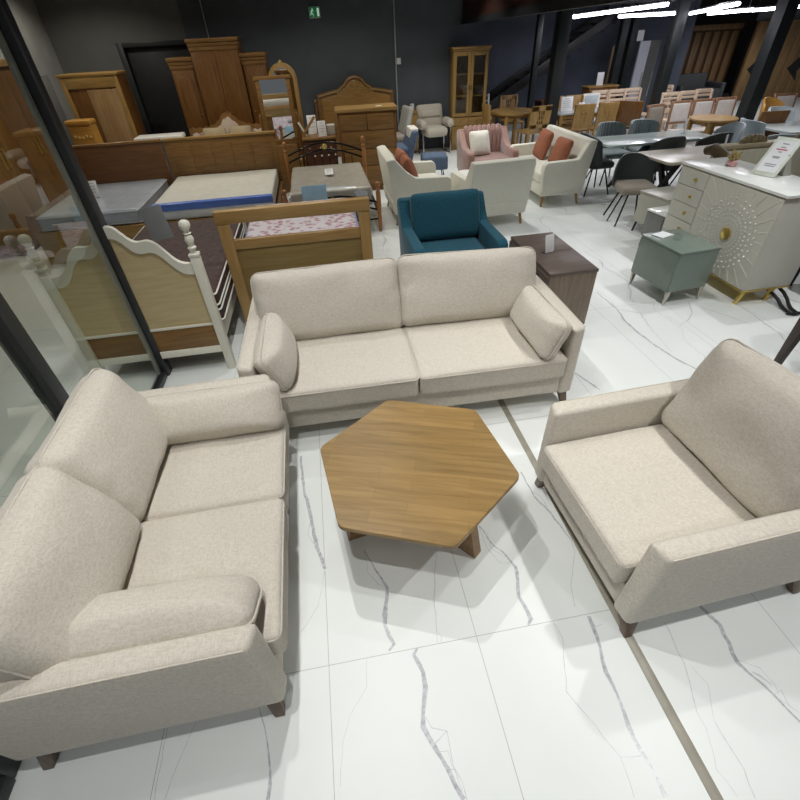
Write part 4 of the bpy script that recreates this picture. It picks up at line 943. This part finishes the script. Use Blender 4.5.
for sx in (-1, 1):
    for sy in (-1, 1): MB().hexa([(sx*.44-.018, sy*.39-.018, 0), (sx*.44+.018, sy*.39-.018, 0), (sx*.44+.018, sy*.39+.018, 0), (sx*.44-.018, sy*.39+.018, 0)], [(sx*.42-.035, sy*.37-.035, .66), (sx*.42+.035, sy*.37-.035, .66), (sx*.42+.035, sy*.37+.035, .66), (sx*.42-.035, sy*.37+.035, .66)], .004).build('leg', plain('dark_brown_leg', (.045, .032, .026), .5), t)
# classical sofa with carved crests
t = thing('classic_sofa', 'cream classical sofa with gilded carved crests and a dark scrolled arm', 'sofa', (5.05, 4.18, 0), 0)
F_IVORY = plain('ivory_satin', (.58, .55, .43), .5, var=.06); W_GILT = plain('antique_gilt', (.24, .185, .10), .45, .3, .4, 40)
MB().lim((-.80, .05, .16), (.9, .75, .34), .02).build('frame', W_GILT, t)
MB().cushion((1.55, .56, .16), .05, .15, 0, T(.05, .35, .40), N=12).build('seat', F_IVORY, t, ang=80)
bk = MB().hexa([(-.72, .62, .3), (.85, .62, .3), (.85, .74, .3), (-.72, .74, .3)], [(-.72, .70, .84), (.85, .70, .84), (.85, .80, .84), (-.72, .80, .84)], .03, seg=3).build('backrest', F_IVORY, t)
MB().lim((-.76, .69, .835), (.88, .81, .885), .015).build('top_rail', plain('pale_gilt_rail', (.46, .38, .25), .5, .2), bk)
for cx in (-.28, .42):
    c = MB()
    for k in range(9):
        a = PI*k/8; c.lathe([(0, -.03), (.035, -.02), (.042, 0), (.035, .02), (0, .03)], 10, (cx+.13*math.cos(a), .74, .875+.055*math.sin(a)), RX(90))
    c.lathe([(0, -.04), (.06, -.02), (.065, .0), (0, .04)], 12, (cx, .735, .90), RX(90)); c.build('crest', W_GILT, bk)
for s, x in ((-1, -.80), (1, .88)):
    a = MB(); a.tube([(x, .76, .84), (x, .66, .87), (x, .52, .83), (x, .36, .78), (x, .16, .74), (x, .03, .70), (x, .0, .65), (x, .05, .62), (x, .09, .66)], [.045, .06, .06, .055, .055, .05, .045, .04, .03], 10); a.tube([(x, .06, .60), (x, .10, .4), (x, .06, .2)], [.045, .035, .045], 10)
    a.build('arm', plain('dark_carved_wood', (.10, .07, .035), .45, 0, .3, 40), t)
for s in (-.74, .84):
    for y in (.1, .7): MB().lathe([(.02, 0), (.035, .08), (.03, .17)], 10, (s, y, 0)).build('leg', W_GILT, t)

# ------------------------------------------------------------------ dining area
def dining_chair(style, fab, frame, W=.43, D=.43, hb=.85, hs=.42, seat=None):
    """returns a list of (name, mesh builder, material, sub list); front faces local -Y"""
    L = []; w = W/2
    wood_ = style in ('plank', 'lattice', 'ladder', 'upholstered', 'carved', 'slat')
    if wood_:
        L.append(('seat', MB().lim((-w, 0, hs-.04), (w, D, hs), .012), fab if style in ('upholstered',) else frame))
        for s in (-1, 1):
            L.append(('leg', MB().hexa([(s*(w-.025)-.017, .008, 0), (s*(w-.025)+.017, .008, 0), (s*(w-.025)+.017, .042, 0), (s*(w-.025)-.017, .042, 0)], [(s*(w-.025)-.02, .005, hs-.04), (s*(w-.025)+.02, .005, hs-.04), (s*(w-.025)+.02, .045, hs-.04), (s*(w-.025)-.02, .045, hs-.04)], .004), frame))
            L.append(('leg', MB().hexa([(s*(w-.02)-.018, D-.0, 0), (s*(w-.02)+.018, D-.0, 0), (s*(w-.02)+.018, D+.036, 0), (s*(w-.02)-.018, D+.036, 0)], [(s*(w-.02)-.018, D+.06, hb-.02), (s*(w-.02)+.018, D+.06, hb-.02), (s*(w-.02)+.018, D+.09, hb-.02), (s*(w-.02)-.018, D+.09, hb-.02)], .004), frame))
        b = MB(); M = T(0, D+.035, hs) @ RX(-8)
        bm_ = MB()
        H_ = hb-hs
        if style == 'plank': bm_.box((0, .01, H_*.53), (W, .026, H_*.92), .008)
        elif style == 'carved':
            bm_.box((0, .01, H_*.53), (W, .026, H_*.92), .008)
            for sx in (-1, 1):
                for k in range(3): bm_.box((sx*.045, -.006, H_*(.38+.14*k)), (.05, .012, .035), .004); bm_.box((sx*.045, .027, H_*(.38+.14*k)), (.05, .012, .035), .004)
        elif style == 'lattice':
            bm_.box((-w+.07, .01, H_*.55), (.14, .024, H_*.88), .004); bm_.box((w-.07, .01, H_*.55), (.14, .024, H_*.88), .004)
            bm_.box((0, .01, H_*.90), (W, .024, H_*.20), .004); bm_.box((0, .01, H_*.22), (W, .024, H_*.16), .004)
            for k in range(-1, 2): bm_.box((k*.045, .01, H_*.56), (.018, .018, H_*.56), 0, RY(14))
            for z in (.45, .63): bm_.box((0, .01, H_*z), (.16, .02, .016), 0)
        elif style == 'ladder':
            for z in (.30, .55, .92): bm_.box((0, .01, H_*z), (W-.02, .022, H_*(.12 if z < .9 else .16)), .005)
            bm_.box((0, .01, H_*.75), (W-.02, .02, H_*.10), .005)
        elif style == 'slat':
            for z in (.25, .45, .65, .88): bm_.box((0, .01, H_*z), (W-.02, .022, H_*.10), .004)
        elif style == 'upholstered':
            bm_.box((0, .01, H_*.94), (W, .03, H_*.10), .006); bm_.box((0, .01, H_*.20), (W, .03, H_*.08), .006)
        bm_.v = [tuple(M @ Vector(v)) for v in bm_.v]
        L.append(('backrest', bm_, frame))
        if style == 'upholstered':
            p = MB().cushion((W-.06, H_*.66, .05), .02, .2, 0, M @ T(0, .0, H_*.56) @ RX(90), N=6); L.append(('back_pad', p, fab))
    else:
        L.append(('seat', MB().cushion((W, D, .09), .04, .15, 0, T(0, D/2, hs-.02), N=8), seat or fab))
        b = MB(); n = 48 if style == 'rib' else 14; vs = []; fs = []
        # curved shell back
        rows = 7; th = .035
        for inner in (0, 1):
            for r in range(rows):
                v = r/(rows-1); z = hs-.02+(hb-hs+.02)*v
                for c in range(n+1):
                    u = -1+2*c/n; cut = 1-.10*v**3
                    x = (w+.03)*u*cut; y = D+.05+.06*v-.16*abs(u)**2.4
                    zz = z-(.10*abs(u)**3*v if style not in ('boxy', 'rib') else .03*abs(u)**6*v)
                    if inner: y -= th
                    rib = .016*abs(math.sin(u*PI*4.5)) if style == 'rib' else 0
                    vs.append((x*(1-.02*inner), y-(rib if inner else -rib), zz))
        m_ = rows*(n+1)
        for r in range(rows-1):
            for c in range(n):
                a = r*(n+1)+c; fs.append((a, a+1, a+n+2, a+n+1)); fs.append((m_+a, m_+a+n+1, m_+a+n+2, m_+a+1))
        for c in range(n):
            fs.append((c, m_+c, m_+c+1, c+1)); a = (rows-1)*(n+1)+c; fs.append((a, a+1, m_+a+1, m_+a))
        for r in range(rows-1):
            a = r*(n+1); fs.append((a, a+n+1, m_+a+n+1, m_+a)); a += n; fs.append((a, m_+a, m_+a+n+1, a+n+1))
        b.add(vs, fs); L.append(('backrest', b, fab))
        for s in (-1, 1):
            for y0, y1 in ((.09, .0), (D-.09, D+.02)):
                L.append(('leg', MB().tube([(s*.10, y0, hs-.05), (s*(w-.01), y1, 0)], .011), frame))
        if style == 'wire':
            for y0, y1 in ((D*.5, D*.5),): 
                for s in (-1, 1): L.append(('leg', MB().tube([(s*.10, y0, hs-.05), (s*(w+.02), y1, 0)], .009), frame))
    return L
PROTO = {}
def chair(style, fab, frame, loc, rz, label, group=None, **kw):
    key = (style, fab.name, frame.name, str(kw))
    if key in PROTO: return dup(PROTO[key], (loc[0], loc[1], 0), rz, label, group)
    t = thing('dining_chair', label, 'chair', (loc[0], loc[1], 0), rz, group)
    for n, mb, m in dining_chair(style, fab, frame, **kw): mb.build(n, m, t, ang=50)
    PROTO[key] = t; return t
def table(name, label, loc, sz, h, topm, legm, base='four', rz=0, round_=False, thick=.03):
    t = thing(name, label, 'table', (loc[0], loc[1], 0), rz); a, b = sz[0]/2, sz[1]/2
    if round_: MB().lathe([(0, h-thick), (a-.01, h-thick), (a, h-thick+.01), (a, h-.006), (a-.006, h), (0, h)], 40).build('tabletop', topm, t)
    else:
        mb = MB(); mb.prism(rrect(a, b, .06), thick, T(0, 0, h-thick), .004); mb.build('tabletop', topm, t)
    if base == 'four':
        for sx in (-1, 1):
            for sy in (-1, 1):
                k = .62 if round_ else .86
                MB().lim((sx*a*k-.03, sy*b*k-.03, 0), (sx*a*k+.03, sy*b*k+.03, h-thick), .005).build('leg', legm, t)
        MB().lim((-a*.6 if round_ else -a*.84, -b*.6 if round_ else -b*.84, h-thick-.07), (a*.6 if round_ else a*.84, b*.6 if round_ else b*.84, h-thick), .004).build('apron', legm, t)
    elif base == 'splay':
        for sx in (-1, 1):
            for sy in (-1, 1): MB().tube([(0, 0, h-thick-.04), (sx*a*.25, sy*b*.3, h*.45), (sx*a*.45, sy*b*.62, 0)], [.045, .035, .025], 8).build('leg', legm, t)
    elif base == 'trestle':
        for sx in (-1, 1):
            MB().hexa([(sx*a*.62-.025, -b*.75, 0), (sx*a*.62+.025, -b*.75, 0), (sx*a*.62+.025, -b*.55, 0), (sx*a*.62-.025, -b*.55, 0)], [(sx*a*.62-.025, b*.45, h-thick), (sx*a*.62+.025, b*.45, h-thick), (sx*a*.62+.025, b*.65, h-thick), (sx*a*.62-.025, b*.65, h-thick)], .004).build('leg', legm, t)
            MB().hexa([(sx*a*.62-.02, b*.55, 0), (sx*a*.62+.02, b*.55, 0), (sx*a*.62+.02, b*.75, 0), (sx*a*.62-.02, b*.75, 0)], [(sx*a*.62-.02, -b*.65, h-thick), (sx*a*.62+.02, -b*.65, h-thick), (sx*a*.62+.02, -b*.45, h-thick), (sx*a*.62-.02, -b*.45, h-thick)], .004).build('leg', legm, t)
        MB().lim((-a*.62, -.025, h-thick-.06), (a*.62, .025, h-thick), .004).build('beam', legm, t)
    return t
P_GLAZE = plain('frosted_glass_top', (.62, .70, .66), .12, var=.05, scale=4)
P_BEIGET = plain('beige_ceramic_top', (.60, .54, .44), .3, var=.06, scale=5)
table('dining_table', 'long pale green glass-topped table beyond the cream settee', (4.72, 6.62), (1.62, .66), .68, P_GLAZE, M_BLACK, 'splay')
table('dining_table', 'beige ceramic-topped table on black crossed legs behind the sunburst cabinet', (4.70, 5.54), (1.36, .68), .68, P_BEIGET, M_BLACK, 'trestle', 2)
card('price_card', 'narrow white card standing on the beige ceramic table', (5.02, 5.56, .68), .06, .17, RZ(30) @ RX(-6), P_PAPER)
card('price_card', 'narrow white card standing at the far end of the glass table', (5.30, 6.72, .68), .05, .18, RZ(20) @ RX(-6), P_PAPER)
g_ = 'grey green dining chairs around the glass table'
chair('rib', F_GREY, M_BLACK, (4.48, 6.93), 0, 'grey-green ribbed chair behind the glass table, left of the pair', g_, hb=.78)
chair('rib', F_GREY, M_BLACK, (5.02, 6.93), 0, 'grey-green ribbed chair behind the glass table, right of the pair', g_, hb=.78)
chair('shell', F_CHAR, M_BLACK, (4.15, 6.66), 90, 'dark charcoal chair at the left end of the glass table by the cream settee', hb=.80, D=.36)
chair('shell', F_CHAR, M_BLACK, (4.66, 6.47), 176, 'dark charcoal chair with its back to us before the glass table', hb=.80)
chair('shell', F_CHAR, M_BLACK, (5.32, 6.47), 180, 'dark charcoal chair before the right end of the glass table', hb=.80)
chair('wire', F_CHAR, M_BLACK, (3.73, 5.14), -12, 'taupe seated chair with a black back and spread wire legs before the beige table', seat=F_TAUPE, hb=.72)
t = thing('stool', 'grey upholstered stool half under the near side of the beige table', 'stool', (4.62, 5.27, 0))
MB().lathe([(0, .37), (.20, .37), (.235, .39), (.24, .42), (.21, .445), (0, .45)], 24).build('seat', F_GREY, t)
for a in (45, 135, 225, 315): MB().tube([(.10*math.cos(R(a)), .10*math.sin(R(a)), .375), (.20*math.cos(R(a)), .20*math.sin(R(a)), 0)], .009).build('leg', M_BLACK, t)
chair('shell', F_PALE, M_CHROME, (5.60, 6.47), -84, 'pale grey-green chair at the right end of the glass table', W=.40, D=.30, hb=.80)
chair('boxy', F_PALE, M_CHROME, (6.72, 6.62), 82, 'pale blue-grey armchair end-on beside the far white table', W=.46, hb=.80)
chair('boxy', F_PALE, M_CHROME, (6.0, 6.02), 172, 'pale blue-grey armchair with its back to us before the far white table', W=.46, hb=.80)
chair('boxy', F_PALE, M_CHROME, (7.45, 7.0), 0, 'pale blue-grey armchair behind the far white table', W=.46, hb=.80)
table('dining_table', 'white glass-topped table among pale chairs at the far right', (7.20, 6.55), (1.3, .75), .68, plain('white_glass_top', (.66, .70, .68), .1), M_CHROME, 'splay')
table('dining_table', 'round oak table with two lattice-back chairs right of the display cabinet', (3.95, 10.12), (.84, .84), .68, W_OAK, W_OAKV, 'four', 10, True, .05)
chair('lattice', W_OAK, W_OAKV, (4.20, 10.5), 0, 'oak lattice-back chair behind the round oak table', W=.40)
chair('lattice', W_OAK, W_OAKV, (4.09, 9.66), 186, 'oak lattice-back chair in front of the round oak table beside the black column', W=.40)
chair('plank', W_OAK, W_OAKV, (3.66, 10.0), 96, 'oak chair in side view between the display cabinet and the round oak table', W=.32, D=.22)
chair('slat', P_WHITE, P_WHITE, (3.78, 11.2), 0, 'white slatted chair behind the round oak table')
table('dining_table', 'oak dining table with a pale top right of the black column', (5.14, 9.66), (1.1, .60), .66, plain('pale_table_top', (.50, .53, .51), .15), W_OAKV)
chair('plank', W_OAK, W_OAKV, (4.92, 9.78), 0, 'oak plank-back chair partly behind the big black column', W=.39)
chair('plank', W_OAK, W_OAKV, (5.35, 9.78), 0, 'oak plank-back chair, second right of the big black column', W=.39)
chair('carved', W_OAK, W_OAKV, (4.92, 9.52), 180, 'oak chair with carved block motif, its back to us, nearest the black column', W=.39)
chair('carved', W_OAK, W_OAKV, (5.37, 9.50), 180, 'oak chair with carved block motif right of its twin, above the ribbed chairs', W=.39)
chair('plank', W_DRK, W_BRNV, (6.12, 9.35), 140, 'dark brown plank-back chair turned sideways in the middle of the dining area')
card('price_card', 'white printed sheet propped on the oak table by the big black column', (4.86, 9.60, .66), .24, .24, RX(-10), P_PAPER, 5)
card('price_card', 'white price card between the two carved oak chairs', (5.17, 9.60, .66), .12, .13, RX(-12), P_PAPER, 2)
chair('upholstered', F_PALE, P_WHITE, (5.745, 9.85), 0, 'white framed grey padded chair between the oak and the ladder-back chairs', W=.38)
bg = 'pale beech ladder-back chairs in rows'
LAD = [((6.135, 10.2), 'left end of the rear row'), ((6.53, 10.2), 'second from the left in the rear row'), ((6.925, 10.25), 'third in the rear row, left of the second column'),
       ((7.71, 10.3), 'just right of the second black column'), ((7.06, 9.15), 'front row, left end behind the padded chairs'), ((7.48, 9.18), 'front row, middle behind the padded chairs'), ((7.9, 9.3), 'front row, right end behind the padded chairs')]
for (x, y), q in LAD: chair('ladder', W_BEECH, W_BEECH, (x, y), 0, 'pale beech ladder-back chair, '+q, bg, W=.39)
W_UPH = wood('reddish_frame', (.26, .13, .07), (.36, .20, .11), 2, 5); F_UPH = plain('off_white_pad', (.66, .61, .56), .8)
for x, q in ((6.52, 'left'), (6.96, 'middle'), (7.40, 'right')): chair('upholstered', F_UPH, W_UPH, (x, 8.05), 0, 'off-white padded chair with a reddish frame behind the round table, %s of three' % q, 'padded chairs behind the round table', W=.41)
chair('upholstered', F_TAUPE, W_UPH, (6.02, 7.85), 15, 'taupe padded chair at the left of the round wooden table', W=.40)
table('dining_table', 'round honey-brown table before the off-white padded chairs', (6.55, 7.72), (.72, .72), .68, W_OAK, W_OAKV, 'four', 0, True)
chair('plank', W_BRN, W_BRNV, (7.0, 7.42), 168, 'brown plank-back chair with its back to us at the round honey-brown table', W=.40)
chair('shell', W_ORG, M_GOLD, (7.95, 7.65), 10, 'golden round-backed chair at the far right')
chair('upholstered', F_UPH, W_UPH, (8.5, 8.0), -6, 'off-white padded chair right of the golden round-backed chair')
# background storage, panels
t = thing('sideboard', 'small oak cabinet with a white card on top near the stairs', 'cabinet', (6.72, 11.62, 0))
MB().lim((-.35, 0, .05), (.35, .34, .80), .005).build('body', W_BRNV, t); MB().lim((-.37, -.02, .80), (.37, .36, .83), .005).build('top', W_OAK, t)
for s in (-1, 1): MB().lim((-.33 if s < 0 else .01, -.015, .1), (-.01 if s < 0 else .33, 0, .76), .004).build('door', W_BRN, t)
MB().lim((-.33, .02, 0), (.33, .32, .05), .003).build('plinth', W_DRK, t)
card('price_card', 'white card on the small oak cabinet near the stairs', (6.66, 11.74, .831), .16, .25, RX(-6), P_PAPER)
t = thing('sideboard', 'long dark sideboard before the stairs behind the oak chairs', 'cabinet', (5.78, 11.62, 0))
MB().lim((-.54, 0, .05), (.54, .4, .58), .005).build('body', W_DRK, t); MB().lim((-.55, -.02, .58), (.55, .42, .61), .005).build('top', W_DRK, t)
for k in range(3): MB().lim((-.53+.355*k, -.014, .08), (-.53+.355*k+.345, 0, .55), .004).build('door', W_DRK, t)
for q in (-.45, .45): MB().lim((q-.03, .05, 0), (q+.03, .35, .05), .003).build('foot', W_DRK, t)
for k, (x, y, w_, h_, m, lab) in enumerate(((7.42, 12.55, .30, 1.52, wood('brown_sample', (.13, .085, .04), (.2, .14, .07), 2), 'brown wooden panel leaning left of the white panel'), (7.98, 12.35, .26, 1.58, plain('white_panel', (.60, .62, .68), .4), 'tall white wardrobe panel between black columns'), (8.28, 12.45, .32, 1.58, plain('grey_panel', (.13, .13, .125), .5), 'tall grey wardrobe panel right of the white one'))):
    t = thing('leaning_board', lab, 'panel', (x, y, 0)); MB().lim((-w_/2, 0, 0), (w_/2, .05, h_), .004).build('board', m, t)
    MB().lim((w_/2-.05, -.018, h_*.3), (w_/2-.03, 0, h_*.62), .003).build('handle', M_PEWTER if k else W_DRK, t)
card('price_card', 'white price sheet on top of the white wardrobe panel', (7.82, 12.37, 1.585), .16, .20, RX(-4), P_PAPER, foot=False)
# stairs
t = thing('staircase', 'black open-tread staircase rising along the navy wall', 'stairs', (4.5, 12.24, 0))
for s in (0, .7):
    MB().hexa([(-.1, s-.02, .50), (2.68, s-.02, 2.065), (2.68, s+.02, 2.065), (-.1, s+.02, .50)], [(-.1, s-.02, .72), (2.68, s-.02, 2.285), (2.68, s+.02, 2.285), (-.1, s+.02, .72)], .003).build('stringer', M_BLACK, t)
MB().hexa([(-1.0, -.02, 0), (-.1, -.02, .50), (-.1, .02, .50), (-1.0, .02, 0)], [(-1.2, -.02, .1), (-.1, -.02, .72), (-.1, .02, .72), (-1.2, .02, .1)], .002).build('stringer', M_BLACK, t)
for k in range(15): MB().lim((-.95+.25*k, .022, .10+.1405*k), (-.95+.25*k+.26, .68, .13+.1405*k), .003).build('tread', M_BLACK, t)
# timber display wall on the far right
t = thing('slatted_display', 'timber display wall of upright slats with dark gaps at the far right', 'display wall', (11.1, 14.6, 0))
b = MB(); b.lim((-1.4, 0, 0), (1.2, .06, 1.78), .004); b.build('backing', wood('dark_backing', (.06, .032, .014), (.09, .05, .022), 2), t)
for k in range(9): MB().lim((-1.36+.285*k, -.035, .05), (-1.36+.285*k+.185, 0, 1.62), .004).build('slat', W_CLAD, t)
MB().lim((-1.4, -.045, 1.66), (1.2, 0, 1.78), .004).build('rail', W_CLAD, t)
t = thing('timber_partition', 'timber clad partition of wide boards with an angular cut-out, right of the slats', 'partition', (13.0, 13.9, 0), -6)
b = MB(); b.lim((-.75, 0, 0), (2.6, .1, 1.80), .004); b.build('panel', W_CLAD, t)
b = MB()
for k in range(11): b.lim((-.75+.30*k, -.014, 0), (-.75+.30*k+.288, 0, 1.80), .003)
b.build('cladding', wood('lighter_cladding', (.20, .115, .045), (.34, .21, .095), 2, 3), t)
for cx, cz, s in ((-.45, .75, .18), (.85, .72, .30)): MB().prism([(-s, 0), (0, s), (s*.6, s*.5), (0, -s*.2), (s*.3, -s)], .02, T(cx, -.014, cz) @ RX(90)).build('cut_out', M_BLACK, t)
t = thing('timber_partition', 'pale grey panel strip above the timber boards at the far right', 'partition', (13.1, 14.05, 0), -6); MB().lim((-.8, 0, 1.81), (2.6, .06, 2.0), .004).build('panel', plain('grey_strip', (.20, .21, .22), .6), t)
MB().lim((-.8, .062, 0), (2.6, .08, 1.81), .003).build('support', M_BLACK, t)
t = thing('grey_sofa', 'dark grey high sofa back before the slatted timber wall', 'sofa', (10.55, 13.2, 0), 3)
MB().hexa([(-.6, .55, .1), (.6, .55, .1), (.6, .8, .1), (-.6, .8, .1)], [(-.6, .65, .74), (.6, .65, .74), (.6, .85, .74), (-.6, .85, .74)], .04, seg=3).build('backrest', plain('dark_grey_cloth', (.055, .057, .06), .8), t)
MB().lim((-.6, 0, .1), (.6, .6, .42), .03, seg=3).build('seat', MATS['dark_grey_cloth'], t)
for s in (-1, 1): MB().lim((s*.66-.06, 0, .08), (s*.66+.06, .8, .55), .03, seg=3).build('arm', MATS['dark_grey_cloth'], t)
for s in (-.55, .55):
    for y in (.1, .7): MB().tube([(s, y, .1), (s, y, 0)], .02).build('leg', M_BLACK, t)

# ------------------------------------------------------------------ lamps of the mezzanine: bare LED battens
LED = emit('cool_led', (.92, .90, 1.0), 14)
STR = [((5.2, 10.9, 2.065), (5.72, 8.5, 2.15), 'first row, over the oak tables'), ((6.37, 11.0, 2.045), (6.56, 9.5, 2.04), 'second row, over the beech chairs'), ((7.94, 11.0, 2.03), (6.96, 8.5, 2.115), 'third row, beyond the second column'), ((8.36, 11.0, 2.015), (8.36, 9.8, 2.035), 'fourth row, left of the third column'), ((9.36, 11.0, 2.03), (9.36, 9.6, 2.045), 'fifth row, right of the third column')]
for (x0, y0, z0), (x1, y1, z1), s in STR:
    z = (z0+z1)/2
    t = thing('led_batten', 'bare white LED batten under the mezzanine, '+s, 'lamp', ((x0+x1)/2, (y0+y1)/2, z), 0, 'LED battens under the mezzanine')
    dx, dy, dz = (x1-x0)/2, (y1-y0)/2, (z1-z0)/2; n = 2 if abs(dy) < 1.1 else 3
    for k in range(n):
        a, b = -1+2*k/n+.015, -1+2*(k+1)/n-.015
        MB().tube([(dx*a, dy*a, dz*a), (dx*b, dy*b, dz*b)], .026, 10).build('tube', LED, t)
    MB().tube([(-dx, -dy, .04-dz), (dx, dy, .04+dz)], .018, 6).build('rail', M_BLACK, t)
    for q in (-.8, .8): MB().tube([(dx*q, dy*q, .045+dz*q), (dx*q, dy*q, 2.36-z)], .006, 6).build('hanger', M_BLACK, t)

# ------------------------------------------------------------------ light: ceiling track spots of the show room, plus added fill spots
def spot(x, y, z, e, size=150, r=.03, col=(1, .985, .94), blend=.5, tgt=None):
    l = bpy.data.lights.new('track_or_fill_spot', 'SPOT'); l.energy = e; l.spot_size = R(size); l.spot_blend = blend; l.shadow_soft_size = r; l.color = col
    o = bpy.data.objects.new('track_or_fill_spot', l); COL.objects.link(o); o.location = (x, y, z)
    if tgt is not None: o.rotation_euler = (Vector(tgt)-Vector((x, y, z))).to_track_quat('-Z', 'Y').to_euler()
E0 = 78
W0 = (1, .995, .965)
for x, y, k in ((-.30, .42, 1), (-.28, 1.38, 1.1), (-.25, 2.35, 1.0), (2.15, .62, 1.25), (2.15, 1.9, .9), (2.2, 3.2, .9), (2.2, 4.5, .38), (2.3, 6.3, 1.1), (2.3, 7.9, 1.2), (2.4, 9.2, 1)):
    spot(x, y, 3.1, E0*k, 96, .025, W0, .6)
for x, y, k in ((-.5, -1.0, .62), (1.9, -1.0, .62), (-2.5, 1.2, .25), (-2.5, 2.9, .28), (4.2, 2.2, .9), (4.2, 3.7, 1), (4.3, 5.2, 1), (.1, 3.9, .8)): spot(x, y, 3.1, E0*k, 100, .03, (.98, .99, 1), .6)  # pair behind the camera: added fill; pair left of glass: added to brighten it
for x, y, k in ((-2.4, 5.2, .55), (-1.5, 6.7, .75), (0, 6.9, .75), (-3.1, 8.2, .55), (-3.4, 9.3, .5), (-1.2, 8.9, .3), (.6, 8.8, .55)): spot(x, y, 3.1, E0*k, 140, .03, (1, .94, .82))  # spot nearest the left corner is added to brighten the grey wall
for x, y, k in ((4.5, 7.4, .4), (5.6, 7.7, .5), (6.9, 7.3, .55), (6.0, 8.9, .5), (7.2, 9.5, .5), (6.6, 6.0, .5), (11.2, 12.0, 1.3), (5.6, 11.4, .4)): spot(x, y, 2.2, E0*k*.8, 160, .15, (.95, .95, 1))  # wide spots without fittings, added under the mezzanine to brighten the dining area
wd = bpy.data.worlds.new('dim_hall'); SC.world = wd; wd.use_nodes = True
wd.node_tree.nodes['Background'].inputs[0].default_value = (.9, .95, 1, 1); wd.node_tree.nodes['Background'].inputs[1].default_value = .10

# ------------------------------------------------------------------ camera
pitch, roll, yaw, f = 6.90811145e-01, -5.32591253e-02, 1.33970606e-01, 4.45764162e+02
cp, sp, cy, sy = math.cos(pitch), math.sin(pitch), math.cos(yaw), math.sin(yaw)
fw = Vector((sy*cp, cy*cp, -sp)); ri = Vector((cy, -sy, 0)); up = ri.cross(fw)
r2 = ri*math.cos(roll)+up*math.sin(roll); u2 = -ri*math.sin(roll)+up*math.cos(roll)
cam = bpy.data.cameras.new('camera'); co = bpy.data.objects.new('camera', cam); COL.objects.link(co)
cam.sensor_width = 36; cam.lens = f/800*36; cam.clip_start = .02; cam.clip_end = 100
M = Matrix((r2, u2, -fw)).transposed().to_4x4(); M.translation = (0, 0, 2.0); co.matrix_world = M
SC.camera = co
SC.view_settings.view_transform = 'Standard'; SC.view_settings.look = 'None'; SC.view_settings.exposure = 0.2; SC.view_settings.gamma = 1.0
